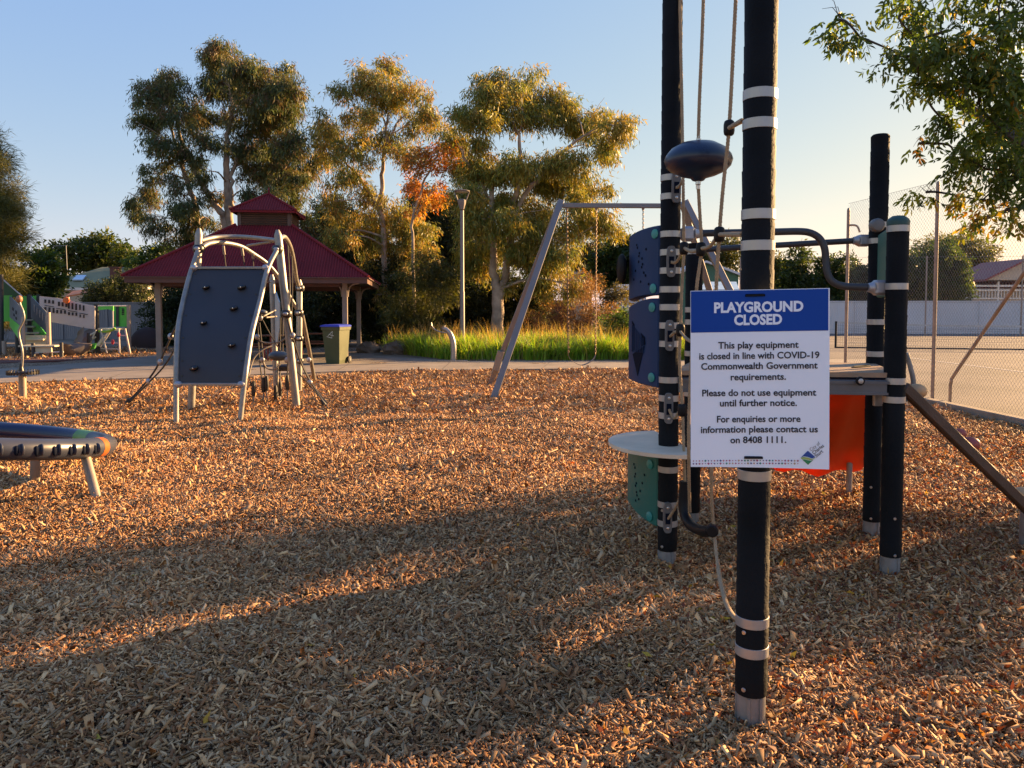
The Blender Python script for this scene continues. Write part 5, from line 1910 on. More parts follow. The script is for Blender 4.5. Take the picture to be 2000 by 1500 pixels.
# boulders at the planting edge
M_ROCK = mat('brown_boulder', (.15, .11, .08), .9, 0, .35, 2.5, .6, 6)
rgr = random.Random(5)
def rock(u, v, d, rx, rz, label):
    c = P(u, v, d)
    mb = MB().ell((c.x, c.y, rz * .55), (rx, rx * .7, rz), 14, 9)
    mb.v = [tuple(Vector(q) + Vector((rgr.uniform(-1, 1), rgr.uniform(-1, 1), rgr.uniform(-1, 1))) * rx * .13) for q in mb.v]
    o_ = mb.build('boulder', M_ROCK, None)
    tag(o_, label, 'boulder', 'boulders at the edge of the planting')
rock(772, 680, 26.6, .48, .30, 'large dark boulder at the foot of the pale gum trunk')
rock(720, 680, 27.4, .42, .27, 'low brown boulder beside the shelter posts')
# ================================================================== VEGETATION
M_BARK = mat('pale_gum_bark', (.33, .255, .185), .8, 0, .5, 2.6, .3, 14)
M_BARKD = mat('brown_bark', (.075, .05, .034), .9, 0, .3, 3, .5, 14)
M_TWIG = mat('dark_twig', (.06, .045, .035), .9, 0, .3, 3)
PAL_GUM = np.array([(.050, .060, .026), (.075, .078, .030), (.10, .090, .032), (.060, .075, .042), (.13, .095, .035), (.12, .065, .035)])
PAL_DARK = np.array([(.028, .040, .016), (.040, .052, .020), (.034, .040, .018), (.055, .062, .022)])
PAL_GREEN = np.array([(.050, .085, .020), (.070, .105, .022), (.040, .070, .020), (.10, .12, .025)])
PAL_OLIVE = np.array([(.075, .082, .022), (.10, .095, .026), (.055, .065, .020)])
PAL_ORANGE = np.array([(.30, .13, .025), (.24, .085, .02), (.18, .10, .03), (.34, .19, .04), (.12, .09, .03)])
PAL_PINK = np.array([(.21, .105, .065), (.17, .085, .052), (.25, .13, .08), (.12, .068, .042), (.10, .075, .04)])

def clump_leaves(clumps, rng, dens, nl, L, W, pal, droop, spread=.3, wts=None, sub=5, shell=.35, twig=.35):
    """clumps: (centre, radii). Sprays gather round a few sub centres of each clump; leaves hang along each spray."""
    P_, D_l, L_l, W_l, C_l = [], [], [], [], []
    for (c, rad) in clumps:
        c = np.array(c)
        rad = np.array(rad)
        area = math.pi * rad[0] * rad[2]
        ns = max(4, int(dens * area))
        k = max(3, int(sub * max(.6, area) ** .7))
        sc_ = norm(rng.normal(size=(k, 3))) * (rng.uniform(shell, 1.0, (k, 1)))
        s_ = sc_[rng.integers(0, k, ns)] + rng.normal(0, .25, (ns, 3))
        ln = np.linalg.norm(s_, axis=1, keepdims=True)
        s_ = np.where(ln > 1.2, s_ / ln * 1.2, s_)
        sp = c + s_ * rad
        out = norm(s_ + rng.normal(0, .5, (ns, 3)))
        td = norm(out * (1 - droop) + np.array([0, 0, -1.0]) * droop + rng.normal(0, .2, (ns, 3)))
        ci = rng.choice(len(pal), ns, p=wts)
        base = pal[ci] * rng.uniform(.75, 1.25, (ns, 1))
        tl_ = twig * rng.uniform(.6, 1.3, ns)
        t = rng.uniform(0, 1, (ns, nl))
        pos = sp[:, None, :] + td[:, None, :] * (t * tl_[:, None])[:, :, None] + rng.normal(0, twig * spread, (ns, nl, 3)) * np.array([1, 1, .7])
        dr = td[:, None, :] * .6 + rng.normal(0, .55, (ns, nl, 3)) + np.array([0, 0, -1.0]) * droop
        P_.append(pos.reshape(-1, 3)); D_l.append(dr.reshape(-1, 3))
        n = ns * nl
        L_l.append(L * rng.uniform(.6, 1.3, n)); W_l.append(W * rng.uniform(.7, 1.3, n))
        C_l.append((base[:, None, :] * rng.uniform(.8, 1.2, (ns, nl, 1))).reshape(-1, 3))
    return np.concatenate(P_), np.concatenate(D_l), np.concatenate(L_l), np.concatenate(W_l), np.concatenate(C_l)

def crown(name, parent, clumps, rng, m, fold=.3, **kw):
    p, d_, L_, W_, C_ = clump_leaves(clumps, rng, **kw)
    v = leaf_arrays(p, d_, L_, W_, rng, fold)
    lp_, sz_ = quads(len(p))
    return np_mesh(name, v, lp_, sz_, np.repeat(C_, 4, axis=0), m, parent)

def grow(parent, trunks, clumps, rng, bark, br=.05, tw=1.0):
    """trunks: list of (points, radii); limbs run from the nearest lower trunk point to every clump"""
    mb = MB()
    nodes = []
    for pts, rad in trunks:
        sm_ = smooth(pts, 6)
        m_ = len(sm_)
        rr_ = [np.interp(i / (m_ - 1) * (len(rad) - 1), range(len(rad)), rad) for i in range(m_)]
        wob = [q + Vector((rng.normal(0, .03), rng.normal(0, .03), 0)) * (1 if 0 < i else 0) for i, q in enumerate(sm_)]
        mb.tube(wob, rr_, 10)
        nodes += list(zip(wob, rr_))
    limbs = []
    for (c, rad) in sorted(clumps, key=lambda q: q[0][2]):
        c = Vector(c)
        best = None
        for (q, r_) in nodes:
            dz_ = c.z - q.z
            pen = 0 if dz_ > .1 else 2.0 + abs(dz_)
            e = (c - q).length + pen + (.6 if r_ < .05 else 0)
            if best is None or e < best[0]:
                best = (e, q, r_)
        q, r_ = best[1], best[2]
        mid = q.lerp(c, .5) + Vector((0, 0, .12 * (c - q).length)) + Vector((rng.normal(0, .08), rng.normal(0, .08), 0))
        pts = smooth([q, mid, c], 5)
        r0 = min(r_ * .5, br * .8 + .008 * (c - q).length)
        rr_ = [r0 + (.012 - r0) * i / (len(pts) - 1) for i in range(len(pts))]
        mb.tube(pts, rr_, 6)
        nodes += [(p_, r2) for p_, r2 in list(zip(pts, rr_))[3:-1:2]]
        for _ in range(4):
            e = c + Vector((rng.normal(0, .55) * rad[0], rng.normal(0, .55) * rad[1], rng.normal(.1, .5) * rad[2]))
            s_ = pts[-rng.integers(1, 5)]
            mb.tube([s_, s_.lerp(e, .5) + Vector((0, 0, .05)), e], [.016 * tw, .012 * tw, .006 * tw], 4, caps=False)
    return mb.build('trunk', bark, parent, True)

def gum(name, label, base, d, reg, trunks, clumps, seed, thick, pal=PAL_GUM, wts=None, dens=30, group=None, bark=None, droop=.62, L=.21, W=.034, nl=20, m=None, cat='tree', br=.05, twig=.38, pmul=(1, 1, 1), rs=1.0):
    """reg: (u0, v0, scale) of an enlarged view; clumps and trunk points are given in that view"""
    rng = np.random.default_rng(seed)
    u0, v0, s_ = reg
    def W3(x, y, dd=0.0):
        return P(u0 + x / s_, v0 + y / s_, d + dd)
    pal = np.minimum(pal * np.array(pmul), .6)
    b = Vector((W3(*base).x, d, 0))
    t_ = thing(name, label, cat, tuple(b), 0, group)
    cl = []
    for q in clumps:
        x, y, rx, ry = q[:4]
        dd = q[4] if len(q) > 4 else rng.uniform(-thick, thick)
        c = W3(x, y, dd)
        k = (d + dd) / FPX / s_
        k *= rs
        cl.append((tuple(c), (rx * k, (rx + ry) * .5 * k, ry * k)))
    tr = []
    for pts, rad in trunks:
        pp = [W3(x, y, (q[0] if q else 0)) for x, y, *q in pts]
        if abs(pp[0].z) < 1.2 and pts is trunks[0][0] or pp[0].z < .6:
            pp[0].z = -.06
        tr.append((pp, rad))
    grow(t_, tr, cl, rng, bark or M_BARK, br)
    crown('crown', t_, cl, rng, m or M_LEAF, dens=dens, nl=nl, L=L, W=W, pal=pal, droop=droop, wts=wts, twig=twig)
    return t_

# ---- three big gums
gum('gum_tree', 'tall dark multi-stemmed gum tree behind the maroon shelter roof', (640, 2160), 36, (230, 60, 3.571),
    [([(620, 2160), (600, 1700), (560, 1400), (540, 1230), (480, 1040), (420, 850), (350, 600)], [.20, .18, .15, .13, .11, .08, .04]),
     ([(640, 2160), (760, 1600), (745, 1340), (690, 1230), (600, 1090), (510, 900), (430, 720), (400, 560)], [.22, .2, .17, .15, .13, .11, .08, .04]),
     ([(660, 2160), (790, 1600), (778, 1310), (760, 1100), (755, 900), (770, 700), (800, 540), (760, 300)], [.24, .21, .18, .16, .14, .11, .08, .03]),
     ([(770, 1150), (800, 1250), (790, 1050), (850, 850), (980, 640), (1080, 450)], [.08, .10, .09, .08, .06, .03])],
    [(700, 85, 75, 60), (740, 150, 110, 80), (670, 190, 70, 70), (850, 240, 130, 100), (1000, 310, 120, 100), (1150, 290, 100, 80), (1200, 400, 90, 90), (1050, 450, 150, 120), (880, 420, 140, 110), (690, 330, 80, 90),
     (660, 410, 70, 60), (950, 600, 170, 120), (1150, 620, 120, 110), (1190, 520, 90, 90), (1240, 760, 120, 100), (1330, 880, 90, 80), (1100, 850, 160, 140), (1190, 1000, 150, 110), (980, 950, 130, 110), (900, 780, 110, 90),
     (720, 600, 90, 60), (660, 740, 80, 70), (300, 330, 110, 80), (240, 450, 90, 100), (400, 420, 110, 90), (250, 600, 100, 80), (410, 590, 130, 100), (540, 520, 70, 80), (560, 660, 80, 70), (330, 760, 110, 90), (360, 880, 70, 60),
     (520, 830, 80, 70), (630, 980, 60, 50), (530, 940, 50, 50), (230, 1000, 65, 55), (380, 1050, 90, 55), (250, 1110, 80, 60), (90, 1140, 55, 45), (170, 1230, 80, 60), (260, 1320, 80, 60), (430, 1200, 90, 70), (590, 1130, 50, 40),
     (500, 1290, 90, 70), (430, 1400, 90, 70), (640, 1320, 60, 50), (700, 1130, 50, 45), (880, 1120, 60, 70), (1080, 1120, 110, 70), (1300, 1010, 70, 60), (450, 1480, 110, 60), (620, 1450, 70, 50), (1280, 1160, 60, 50), (1330, 1330, 90, 80), (1400, 1420, 80, 80)],
    11, 1.9, pal=np.array([(.040, .052, .028), (.055, .062, .028), (.075, .075, .030), (.050, .065, .042), (.10, .075, .035), (.09, .05, .034)]), dens=64, L=.25, W=.040, twig=.42, pmul=(1.5, 1.8, 1.3), rs=1.12, group='three big gum trees')
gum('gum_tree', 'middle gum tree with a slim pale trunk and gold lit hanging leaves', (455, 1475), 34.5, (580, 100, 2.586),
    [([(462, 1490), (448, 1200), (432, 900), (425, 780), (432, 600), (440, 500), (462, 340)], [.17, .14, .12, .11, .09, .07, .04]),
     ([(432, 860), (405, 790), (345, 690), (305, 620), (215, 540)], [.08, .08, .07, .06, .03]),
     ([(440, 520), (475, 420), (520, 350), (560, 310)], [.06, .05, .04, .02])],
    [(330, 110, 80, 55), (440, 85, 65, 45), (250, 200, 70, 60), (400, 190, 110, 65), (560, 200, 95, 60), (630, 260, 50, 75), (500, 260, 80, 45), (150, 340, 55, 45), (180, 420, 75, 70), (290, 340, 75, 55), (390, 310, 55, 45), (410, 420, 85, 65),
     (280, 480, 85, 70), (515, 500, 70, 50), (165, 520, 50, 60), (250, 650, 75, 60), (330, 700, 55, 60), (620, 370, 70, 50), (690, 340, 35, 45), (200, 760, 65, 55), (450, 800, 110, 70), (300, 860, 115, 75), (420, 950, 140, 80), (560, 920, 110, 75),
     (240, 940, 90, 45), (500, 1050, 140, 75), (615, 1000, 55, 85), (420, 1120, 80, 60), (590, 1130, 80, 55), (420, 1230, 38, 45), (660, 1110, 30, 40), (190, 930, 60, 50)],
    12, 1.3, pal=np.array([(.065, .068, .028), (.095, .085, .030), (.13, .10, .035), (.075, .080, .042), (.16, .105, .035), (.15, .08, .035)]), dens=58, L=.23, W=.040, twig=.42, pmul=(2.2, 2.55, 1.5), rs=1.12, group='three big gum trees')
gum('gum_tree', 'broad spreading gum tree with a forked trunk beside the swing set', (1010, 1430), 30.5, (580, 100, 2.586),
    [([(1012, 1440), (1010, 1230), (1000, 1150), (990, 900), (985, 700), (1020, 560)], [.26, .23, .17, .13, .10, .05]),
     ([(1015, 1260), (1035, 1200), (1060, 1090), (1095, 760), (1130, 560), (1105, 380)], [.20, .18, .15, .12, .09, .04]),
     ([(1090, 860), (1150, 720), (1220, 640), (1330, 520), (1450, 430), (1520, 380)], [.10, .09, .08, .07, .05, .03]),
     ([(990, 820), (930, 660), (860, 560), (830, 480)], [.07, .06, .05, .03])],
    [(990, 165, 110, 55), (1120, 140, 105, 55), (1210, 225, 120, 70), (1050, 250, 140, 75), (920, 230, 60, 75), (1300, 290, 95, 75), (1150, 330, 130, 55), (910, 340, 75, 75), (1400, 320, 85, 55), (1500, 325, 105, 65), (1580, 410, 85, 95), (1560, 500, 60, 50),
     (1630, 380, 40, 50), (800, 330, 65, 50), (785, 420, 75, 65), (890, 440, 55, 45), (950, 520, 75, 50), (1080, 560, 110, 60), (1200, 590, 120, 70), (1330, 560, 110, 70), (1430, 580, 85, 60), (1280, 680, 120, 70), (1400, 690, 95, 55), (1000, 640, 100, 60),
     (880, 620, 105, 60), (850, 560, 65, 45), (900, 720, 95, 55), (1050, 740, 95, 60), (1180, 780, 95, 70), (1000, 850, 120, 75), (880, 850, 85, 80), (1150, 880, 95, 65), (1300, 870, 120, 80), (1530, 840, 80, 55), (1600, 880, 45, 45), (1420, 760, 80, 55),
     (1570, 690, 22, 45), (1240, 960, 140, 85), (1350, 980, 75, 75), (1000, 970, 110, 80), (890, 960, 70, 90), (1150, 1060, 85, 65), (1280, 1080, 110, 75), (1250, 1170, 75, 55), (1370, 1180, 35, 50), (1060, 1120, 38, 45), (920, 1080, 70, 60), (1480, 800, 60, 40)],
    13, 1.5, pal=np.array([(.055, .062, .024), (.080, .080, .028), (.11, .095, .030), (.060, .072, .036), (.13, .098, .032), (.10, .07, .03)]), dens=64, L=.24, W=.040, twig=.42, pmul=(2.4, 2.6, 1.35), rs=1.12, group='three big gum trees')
gum('autumn_tree', 'small tree with orange autumn leaves between the two nearer gums', (640, 1350), 31.5, (580, 100, 2.586),
    [([(600, 1380), (585, 1000), (590, 820), (650, 640), (720, 500)], [.07, .06, .05, .04, .02]), ([(590, 850), (640, 760), (700, 690)], [.05, .04, .02])],
    [(740, 470, 75, 50), (660, 520, 75, 55), (620, 600, 55, 55), (680, 700, 75, 60), (620, 760, 55, 45), (780, 560, 45, 35), (700, 600, 50, 45), (600, 680, 45, 45), (790, 480, 35, 40)],
    14, .8, pal=PAL_ORANGE, pmul=(2.1, 1.9, 1.2), dens=48, droop=.35, L=.17, W=.055, bark=M_BARK)

# ---- shrubs and the dark belt behind
def bush(name, label, d, cl, seed, pal, group=None, dens=95, L=.17, W=.05, droop=.15, thick=.8, nl=18, m=None, cat='shrub', bark=None, base=None, trunk=None, twig=.3, br=.03, rs=1.0):
    cx = sum(q[0] for q in cl) / len(cl)
    by = 605 + 1500 * EYE / d
    lo_ = max(q[1] for q in cl)
    tr = trunk or [([(cx, by), (cx + 2, by - (by - lo_) * .5 - 6), (cx - 3, lo_ - 10)], [.09, .07, .04])]
    return gum(name, label, (cx, by), d, (0, 0, 1.0), tr, cl, seed, thick, rs=rs, pal=pal, dens=dens, group=group, bark=bark or M_BARKD, droop=droop, L=L, W=W, nl=nl, m=m or M_BROAD, cat=cat, br=br, twig=twig)
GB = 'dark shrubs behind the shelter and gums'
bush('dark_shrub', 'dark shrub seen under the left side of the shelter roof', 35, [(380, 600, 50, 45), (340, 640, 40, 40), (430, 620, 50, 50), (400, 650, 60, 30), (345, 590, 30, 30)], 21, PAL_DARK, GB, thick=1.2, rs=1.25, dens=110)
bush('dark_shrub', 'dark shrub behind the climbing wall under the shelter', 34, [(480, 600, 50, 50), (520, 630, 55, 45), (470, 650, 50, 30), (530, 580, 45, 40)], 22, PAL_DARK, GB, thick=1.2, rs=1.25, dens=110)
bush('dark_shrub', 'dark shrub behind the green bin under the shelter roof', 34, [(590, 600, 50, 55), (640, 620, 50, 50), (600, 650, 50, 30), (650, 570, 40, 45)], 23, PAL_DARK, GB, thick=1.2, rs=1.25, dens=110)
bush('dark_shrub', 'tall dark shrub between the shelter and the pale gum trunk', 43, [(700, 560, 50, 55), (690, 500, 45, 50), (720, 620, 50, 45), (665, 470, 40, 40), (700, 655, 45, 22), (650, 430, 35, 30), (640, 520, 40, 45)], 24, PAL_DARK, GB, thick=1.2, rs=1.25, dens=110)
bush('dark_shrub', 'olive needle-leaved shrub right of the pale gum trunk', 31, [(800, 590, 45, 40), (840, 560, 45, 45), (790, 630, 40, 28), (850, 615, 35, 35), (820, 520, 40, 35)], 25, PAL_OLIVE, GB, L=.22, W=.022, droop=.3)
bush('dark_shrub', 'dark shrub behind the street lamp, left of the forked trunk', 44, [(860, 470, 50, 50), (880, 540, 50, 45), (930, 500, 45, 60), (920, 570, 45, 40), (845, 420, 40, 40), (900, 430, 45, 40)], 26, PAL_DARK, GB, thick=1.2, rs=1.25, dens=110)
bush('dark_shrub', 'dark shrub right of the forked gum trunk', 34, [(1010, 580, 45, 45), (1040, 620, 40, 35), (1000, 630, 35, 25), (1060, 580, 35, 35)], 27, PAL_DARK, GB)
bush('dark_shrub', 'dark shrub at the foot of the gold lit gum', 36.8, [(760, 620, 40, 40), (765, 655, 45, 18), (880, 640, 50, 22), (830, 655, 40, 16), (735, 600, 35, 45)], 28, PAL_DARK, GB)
bush('pink_bush', 'round pink brown feathery bush behind the chain swing', 30.5, [(1105, 575, 50, 40), (1160, 600, 42, 40), (1075, 610, 40, 38), (1150, 632, 55, 25), (1100, 635, 50, 25), (1130, 560, 35, 28), (1185, 625, 25, 28)], 31, PAL_PINK,
     dens=60, L=.13, W=.02, nl=26, twig=.28)
bush('dark_shrub', 'small grey brown shrub beside the pale shed', 33, [(1205, 600, 22, 30), (1215, 630, 22, 25), (1200, 575, 16, 18)], 32, np.array([(.075, .062, .035), (.055, .05, .028), (.10, .08, .045)]), GB)
bush('green_shrub', 'bright yellow green shrub beside the blue panels', 26.5, [(1215, 632, 32, 22), (1240, 640, 28, 25), (1195, 645, 20, 15), (1225, 615, 15, 14)], 33, PAL_GREEN * 1.25, L=.12, W=.045, thick=.5)
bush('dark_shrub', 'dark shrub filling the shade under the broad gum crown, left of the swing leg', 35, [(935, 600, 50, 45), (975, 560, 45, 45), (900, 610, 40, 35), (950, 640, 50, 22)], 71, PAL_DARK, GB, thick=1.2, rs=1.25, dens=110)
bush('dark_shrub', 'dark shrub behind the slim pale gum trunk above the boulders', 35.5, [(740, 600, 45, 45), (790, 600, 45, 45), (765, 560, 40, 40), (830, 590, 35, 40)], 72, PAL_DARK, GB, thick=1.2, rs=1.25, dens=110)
# far left greenery
bush('dark_shrub', 'dark hedge shrub under the olive roofed house', 44.5, [(200, 575, 35, 28), (235, 590, 35, 30), (180, 595, 30, 25), (265, 570, 35, 35), (210, 610, 40, 25)], 34, PAL_DARK * 1.2, GB, thick=.8)
bush('dark_shrub', 'sparse dark shrub just left of the shelter post', 44, [(280, 570, 30, 30), (262, 580, 25, 25), (300, 590, 25, 40)], 35, PAL_DARK * 1.1, GB, dens=16)
bush('broadleaf_tree', 'small yellow green broadleaf tree left of the olive roofed house', 33, [(60, 540, 40, 40), (95, 555, 28, 28), (75, 505, 30, 28), (40, 580, 40, 30), (85, 580, 25, 18), (55, 570, 30, 35), (20, 600, 40, 30)], 36, PAL_GREEN * .9, L=.17, W=.075, thick=1.0, cat='tree')
bush('casuarina_tree', 'tall conical needle tree at the left edge with a gold lit side', 29, [(-60, 308, 45, 54), (-40, 378, 49, 45), (-25, 438, 52, 45), (-40, 508, 61, 45), (-30, 568, 54, 36), (-70, 438, 63, 72), (-90, 548, 72, 63), (-38, 308, 19, 31), (-5, 408, 27, 31), (8, 463, 21, 27), (-50, 618, 54, 31)],
     37, PAL_OLIVE * 1.5, L=.34, W=.018, droop=.1, thick=1.0, cat='tree', m=M_LEAF, dens=150, nl=30, twig=.5,
     trunk=[([(-40, 686), (-38, 500), (-30, 300), (-25, 240)], [.3, .22, .1, .03])])
bush('umbrella_tree', 'flat-topped spreading tree rising behind the olive roofed house', 66, [(140, 490, 30, 14), (190, 483, 35, 16), (230, 500, 30, 14), (165, 510, 35, 14), (120, 512, 20, 18), (250, 515, 25, 15), (210, 520, 30, 12), (185, 475, 22, 9), (262, 535, 25, 18), (240, 545, 30, 14)], 38, PAL_GREEN * .62, L=.42, W=.16, droop=.2,
     thick=1.6, cat='tree', dens=26, trunk=[([(192, 641), (192, 560), (190, 525), (188, 490)], [.3, .26, .2, .08])], twig=.8, br=.08)
bush('broadleaf_tree', 'sunlit lime green tree crown peeping over the left shelter eave', 58, [(318, 497, 28, 12), (290, 508, 30, 14), (335, 512, 22, 14), (275, 525, 22, 14), (310, 525, 35, 16), (340, 540, 40, 20)], 39, PAL_GREEN, L=.34, W=.14, droop=.2, thick=1.2, cat='tree', dens=30, twig=.6)
# middle distance trees right of the gums
bush('distant_tree', 'rounded grey green tree in the gap right of the broad gum', 62, [(1152, 478, 24, 13), (1140, 500, 22, 16), (1165, 500, 24, 20), (1150, 525, 30, 18)], 41, PAL_GUM * .8, L=.36, W=.10, dens=30, cat='tree', twig=.7, thick=1.2)
bush('distant_tree', 'dense dark green tree just left of the blue panels', 58, [(1195, 500, 28, 22), (1222, 490, 26, 20), (1190, 530, 35, 28), (1225, 525, 35, 32), (1250, 500, 30, 30), (1215, 555, 40, 20)], 42, PAL_GREEN * .6, L=.34, W=.14, dens=34, cat='tree', twig=.6, thick=1.2)
bush('distant_tree', 'ragged olive tree behind the green shed', 66, [(1400, 500, 30, 20), (1425, 480, 22, 20), (1370, 510, 25, 20), (1340, 520, 35, 25), (1300, 520, 40, 30), (1400, 525, 40, 18)], 43, PAL_OLIVE * .8, L=.38, W=.10, dens=24, cat='tree', twig=.7, thick=1.4)
CG = 'columnar trees behind the grey court fence'
for k, (u, v, rx, ry, d, lab) in enumerate((
        (1512, 545, 22, 40, 56, 'yellow tinged column tree beside the front black post'),
        (1556, 540, 24, 50, 54, 'tallest pointed column tree above the notice board'),
        (1606, 552, 20, 40, 55, 'short column tree above the right end of the notice board'),
        (1642, 546, 20, 45, 54, 'column tree seen past the left chain link post'),
        (1680, 550, 22, 42, 55, 'column tree behind the tall right rear post'),
        (1722, 548, 24, 42, 55, 'column tree hidden behind the pair of right posts'))):
    bush('column_tree', lab, d, [(u, v - ry * .75, rx * .45, ry * .35), (u - 3, v - ry * .3, rx * .8, ry * .4), (u + 3, v + ry * .1, rx, ry * .45), (u, v + ry * .6, rx, ry * .45), (u - 4, v + ry * 1.0, rx, ry * .4)], 50 + k,
         (PAL_OLIVE if k == 0 else PAL_GREEN * .62), CG, L=.30, W=.10, dens=55, cat='tree', twig=.5, thick=.7)
bush('hedge_tree', 'tall green hedge tree right of the pair of banded posts', 55, [(1790, 540, 28, 45), (1785, 585, 30, 25), (1800, 570, 28, 30)], 61, PAL_GREEN * .7, CG, L=.30, W=.10, dens=55, cat='tree', twig=.5)
bush('hedge_tree', 'leafy green hedge tree left of the red roofed house', 55, [(1840, 520, 30, 35), (1860, 550, 26, 35), (1835, 565, 30, 30), (1825, 545, 25, 35), (1868, 520, 14, 20)], 62, PAL_GREEN * .8, CG, L=.30, W=.10, dens=55, cat='tree', twig=.5)
bush('round_tree', 'wide dome-shaped pale tree above the red roof beyond the court', 78, [(1815, 488, 28, 16), (1850, 474, 35, 12), (1890, 480, 35, 16), (1915, 500, 25, 18), (1860, 495, 45, 16), (1830, 500, 30, 18), (1885, 510, 40, 20), (1935, 520, 20, 14)], 63, PAL_OLIVE * 1.1, L=.45, W=.10, dens=20,
     cat='tree', twig=.8, thick=1.8, br=.09)

# ---- strappy grass bed
rg = np.random.default_rng(77)
def blades(n, f, h0, h1, pal, lean, wd):
    x, y = f(n)
    n = len(x)
    h = rg.uniform(h0, h1, n) * (1 + .22 * np.sin(2.3 * x + 1.1 * y) * np.sin(1.9 * y - .6 * x + 1))
    a = rg.uniform(0, 2 * np.pi, n)
    dx = np.stack([np.cos(a), np.sin(a)], 1) * (lean * rg.uniform(.2, 1.2, n) * h)[:, None]
    sd = np.stack([-np.sin(a + rg.normal(0, .8, n)), np.cos(a)], 1)
    sd = norm(sd)
    k = 5
    v = np.zeros((n, k * 2, 3))
    for i in range(k):
        t = i / (k - 1)
        cx = x + dx[:, 0] * t ** 2
        cy = y + dx[:, 1] * t ** 2
        cz = h * (t - .28 * t ** 3 * np.minimum(1.5, np.linalg.norm(dx, axis=1) / h * 1.6))
        w_ = wd * (1 - t) ** .6 * rg.uniform(.8, 1.2, n) + .001
        v[:, 2 * i] = np.stack([cx - sd[:, 0] * w_ / 2, cy - sd[:, 1] * w_ / 2, cz], 1)
        v[:, 2 * i + 1] = np.stack([cx + sd[:, 0] * w_ / 2, cy + sd[:, 1] * w_ / 2, cz], 1)
    q = []
    for i in range(k - 1):
        q.append([2 * i, 2 * i + 1, 2 * i + 3, 2 * i + 2])
    q = np.array(q)
    lp_ = (np.arange(n)[:, None, None] * (2 * k) + q[None]).reshape(-1)
    c = pal[rg.integers(0, len(pal), n)] * rg.uniform(.7, 1.3, (n, 1))
    return v.reshape(-1, 3), lp_, np.full(n * (k - 1), 4), np.repeat(c, 2 * k, axis=0)
def bed(n):
    y = rg.uniform(23.6, 28.5, n)
    x = rg.uniform(-4.7, 6.5, n)
    left = np.where(y < 26.2, -3.75 + np.clip(23.95 - y, -.4, 5) * 4 - (y - 23.6) * .35, -4.6)
    # clumps
    cxs, cys = rg.uniform(-4.7, 6.5, 260), rg.uniform(23.7, 28.5, 260)
    k = rg.integers(0, 260, n)
    m_ = rg.random(n) < .75
    x = np.where(m_, cxs[k] + rg.normal(0, .16, n), x)
    y = np.where(m_, cys[k] + rg.normal(0, .16, n), y)
    ok = (x > -2.0 - (y - 23.6) * .62) & (y > 23.55) & (x > -4.7)
    return x[ok], y[ok]
parts = [blades(42000, bed, .45, .92, np.array([(.18, .33, .035), (.24, .39, .04), (.13, .25, .03), (.32, .40, .045), (.26, .24, .08)]), .85, .026),
         blades(3600, lambda n: (lambda q: (q[0], np.clip(q[1] + .7, 24.3, 29.5)))(bed(n)), .85, 1.3, np.array([(.42, .28, .13), (.34, .22, .10), (.30, .26, .09)]), .45, .012)]
off_ = np.cumsum([0] + [len(p_[0]) for p_ in parts])
o_ = np_mesh('grass_bed', np.concatenate([p_[0] for p_ in parts]), np.concatenate([p_[1] + k for p_, k in zip(parts, off_)]), np.concatenate([p_[2] for p_ in parts]),
             np.concatenate([p_[3] for p_ in parts]), M_GRASS)
o_['kind'] = 'stuff'
struct(MB().prism([Vector(q) for q in ((-5.2, 29.6, .03), (-4.7, 26, .03), (-2.2, 23.7, .03), (8.0, 23.5, .03), (10.0, 29.6, .03))], (0, 0, -.12)).build('garden_soil', M_DIRT))

# ---- overhanging ash tree at the right
rng = np.random.default_rng(91)
at = Vector((6.15, 7.0, 0))
ash = thing('ash_tree', 'leafy ash tree with green and yellow leaves, the low ones yellowed as sunlit, hanging in from the upper right', 'tree', tuple(at))
def acl(u, v, d, rx, ry):
    k = d / FPX
    return (tuple(P(u, v, d)), (rx * k, max(rx, ry) * k, ry * k))
acls = [acl(1640, 40, 5.6, 30, 35), acl(1680, 75, 5.6, 40, 25), acl(1730, 110, 5.7, 40, 22), acl(1780, 20, 5.8, 45, 50), acl(1800, 100, 5.8, 50, 40), acl(1850, 60, 5.6, 70, 70), acl(1930, 40, 5.5, 80, 80),
        acl(1785, 165, 5.9, 25, 18), acl(1820, 180, 5.8, 40, 35), acl(1880, 150, 5.7, 60, 60), acl(1960, 150, 5.5, 70, 80), acl(1845, 240, 5.9, 40, 35), acl(1900, 250, 5.8, 55, 50), acl(1970, 260, 5.6, 60, 60),
        acl(1860, 310, 6.0, 35, 30), acl(1920, 330, 5.9, 50, 40), acl(1980, 350, 5.7, 50, 45), acl(1810, 375, 6.2, 32, 16), acl(1915, 390, 6.0, 40, 32), acl(1965, 410, 5.9, 35, 28), acl(1905, 430, 6.1, 22, 22), acl(1795, 280, 6.1, 14, 20),
        acl(2030, 300, 5.6, 60, 80), acl(2040, 120, 5.4, 80, 90), acl(2030, -40, 5.5, 80, 80), acl(1900, -60, 5.7, 80, 60), acl(1780, -60, 5.9, 70, 50)]
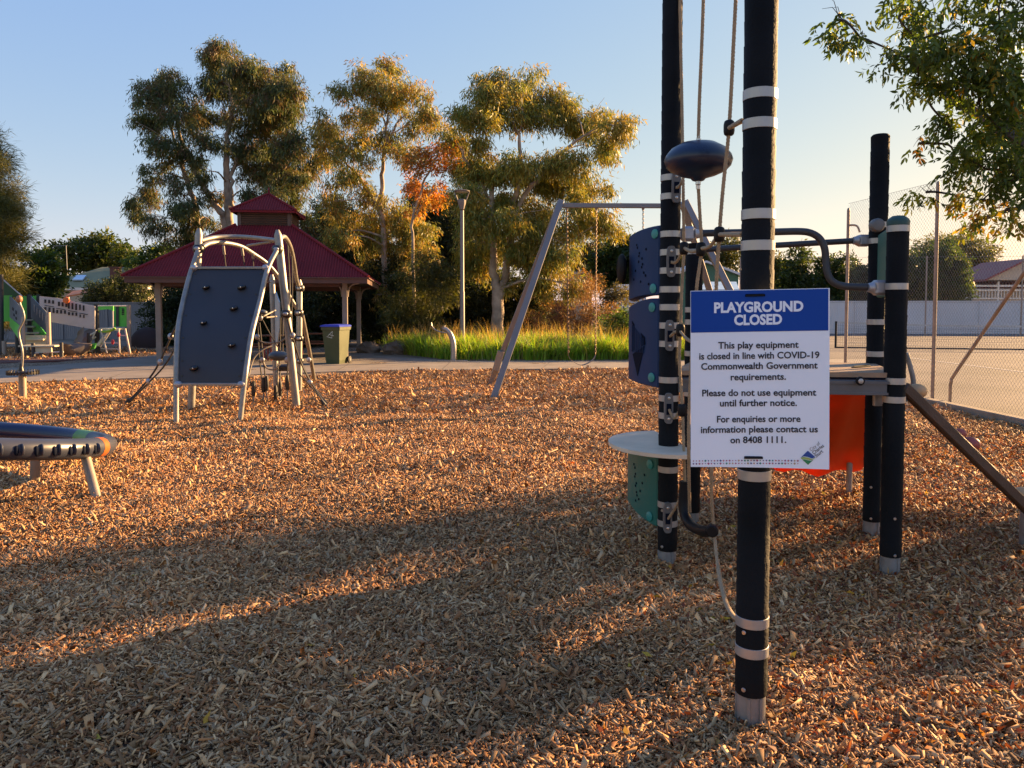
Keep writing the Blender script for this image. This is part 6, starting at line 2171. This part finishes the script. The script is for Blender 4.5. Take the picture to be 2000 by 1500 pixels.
# rest of crown: added boughs, mostly unseen, placed to throw banded shade below
SX, SY, TE = math.cos(SUN_AZ), math.sin(SUN_AZ), math.tan(SUN_EL)
def shade_bough(p0, p1, q0, q1, n, r0, r1):
    k = 0
    for _ in range(n * 60):
        if k >= n:
            break
        r_ = rng.uniform(r0, r1)
        p_, q_, t_ = rng.uniform(p0 + r_ * .8, max(p0 + r_ * .81, p1 - r_ * .8)), rng.uniform(q0, q1), rng.uniform(5.5, 18)
        x_, y_, z_ = SX * (q_ + t_) - SY * p_, SY * (q_ + t_) + SX * p_, t_ * TE
        e_ = ((x_ - 7.8) / 5.0) ** 2 + ((y_ - 9.3) / 5.6) ** 2 + ((z_ - 4.6) / 3.6) ** 2
        u_, v_, rp_ = 1000 + 1500 * x_ / y_, 605 - (z_ - EYE) * 1500 / y_, r_ * 1900 / y_
        seen = u_ - rp_ > 2015 or (u_ - rp_ > 1885 and v_ + rp_ < 395) or (u_ - rp_ > 1790 and v_ + rp_ < 120) or v_ + rp_ < -10
        if e_ < 1 and z_ > 2.0 and y_ > 3.5 and seen:
            acls.append(((x_, y_, z_), (r_, r_, r_ * .85)))
            k += 1
shade_bough(4.12, 6.15, -4.2, 2.2, 40, .32, .5)
shade_bough(4.10, 4.75, -4.2, 1.5, 20, .22, .30)
shade_bough(3.3, 4.03, -4.5, 1.6, 22, .26, .34)
shade_bough(1.0, 2.4, -4.0, .5, 4, .25, .36)
shade_bough(2.0, 5.2, 1.6, 4.5, 34, .25, .40)
shade_bough(.1, 2.5, 2.3, 5.6, 14, .22, .36)
shade_bough(2.0, 6.0, -7.0, -3.0, 16, .5, .8)
trk = [([at + Vector((0, 0, -.06)), at + Vector((.05, .05, 1.2)), at + Vector((.1, .1, 2.4)), at + Vector((.3, .3, 4.2)), at + Vector((.5, .7, 6.4)), at + Vector((.7, 1.2, 8.2))], [.24, .2, .18, .13, .08, .03]),
       ([at + Vector((.08, .1, 2.2)), at + Vector((-1.0, -.3, 3.6)), at + Vector((-2.2, -.7, 4.2)), at + Vector((-3.2, -1.2, 4.3))], [.11, .09, .06, .02]),
       ([at + Vector((.08, .1, 2.0)), at + Vector((-.7, 1.2, 3.3)), at + Vector((-1.3, 2.4, 4.4))], [.09, .07, .03]),
       ([at + Vector((.1, .1, 2.4)), at + Vector((1.4, 1.6, 4.2)), at + Vector((2.6, 3.4, 5.8))], [.11, .08, .03]),
       ([at + Vector((.1, .1, 2.5)), at + Vector((1.2, -1.3, 4.2)), at + Vector((2.0, -2.2, 5.6))], [.10, .07, .03])]
grow(ash, trk, acls, rng, M_TWIG, .013, .2)
PAL_ASH = np.array([(.08, .125, .026), (.11, .15, .026), (.058, .095, .026), (.24, .24, .034), (.32, .22, .03), (.38, .18, .025)])
V_, LP_, SZ_, C_ = [], [], [], []
nvt = 0
def ash_leaves(cl, dens, wts, lf):
    global nvt
    for (c, rad) in cl:
        c = np.array(c); rad = np.array(rad)
        ns = max(10, int(dens * rad[0] * rad[2] * math.pi))
        # compound leaves hang from twigs
        k = max(4, int(ns / 7))
        s0 = norm(rng.normal(size=(k, 3))) * rng.uniform(.25, 1.0, (k, 1)) ** .7
        s_ = s0[rng.integers(0, k, ns)] + rng.normal(0, .13, (ns, 3))
        p = c + s_ * rad
        rd = norm(norm(rng.normal(size=(ns, 3))) * .8 + np.array([0, 0, -.75]))
        RL = rng.uniform(.13, .20, ns) * lf
        sd = norm(np.cross(rd, rng.normal(size=(ns, 3))))
        ci = rng.choice(6, ns, p=wts)
        base = PAL_ASH[ci] * rng.uniform(.75, 1.25, (ns, 1))
        pos, dr, LL = [], [], []
        for (t, sg) in ((.3, 1), (.3, -1), (.6, 1), (.6, -1), (.9, 1), (.9, -1), (1.0, 0)):
            pos.append(p + rd * (RL * t)[:, None])
            dr.append(rd * (.75 if sg else 1.0) + sd * (sg * .85) + rng.normal(0, .16, (ns, 3)) + np.array([0, 0, -.25]))
            LL.append(rng.uniform(.055, .085, ns) * lf)
        pos = np.concatenate(pos); dr = norm(np.concatenate(dr)); LL = np.concatenate(LL)
        n = len(pos)
        WW = LL * rng.uniform(.26, .36, n)
        side = norm(np.cross(dr, rng.normal(size=(n, 3))))
        nn_ = np.cross(dr, side)
        v = np.empty((n, 6, 3))
        bend = nn_ * (LL * .12)[:, None]
        v[:, 0] = pos
        v[:, 1] = pos + dr * (LL * .35)[:, None] + side * (WW * .5)[:, None] + bend
        v[:, 2] = pos + dr * (LL * .65)[:, None] + side * (WW * .42)[:, None] + bend
        v[:, 3] = pos + dr * LL[:, None]
        v[:, 4] = pos + dr * (LL * .65)[:, None] - side * (WW * .42)[:, None] + bend
        v[:, 5] = pos + dr * (LL * .35)[:, None] - side * (WW * .5)[:, None] + bend
        V_.append(v.reshape(-1, 3))
        LP_.append(np.arange(n * 6) + nvt)
        SZ_.append(np.full(n, 6))
        C_.append(np.repeat(np.tile(base, (7, 1)) * rng.uniform(.85, 1.15, (n, 1)), 6, axis=0))
        nvt += n * 6
ash_leaves(acls[:17], 540, [.30, .30, .30, .07, .02, .01], .86)
ash_leaves(acls[17:22], 540, [.18, .22, .12, .24, .16, .08], .86)  # low sprays get yellower leaves, standing in for sunlight on them
ash_leaves(acls[22:], 105, [.28, .30, .25, .10, .05, .02], 1.2)
np_mesh('crown', np.concatenate(V_), np.concatenate(LP_), np.concatenate(SZ_), np.concatenate(C_), M_BROAD, ash)
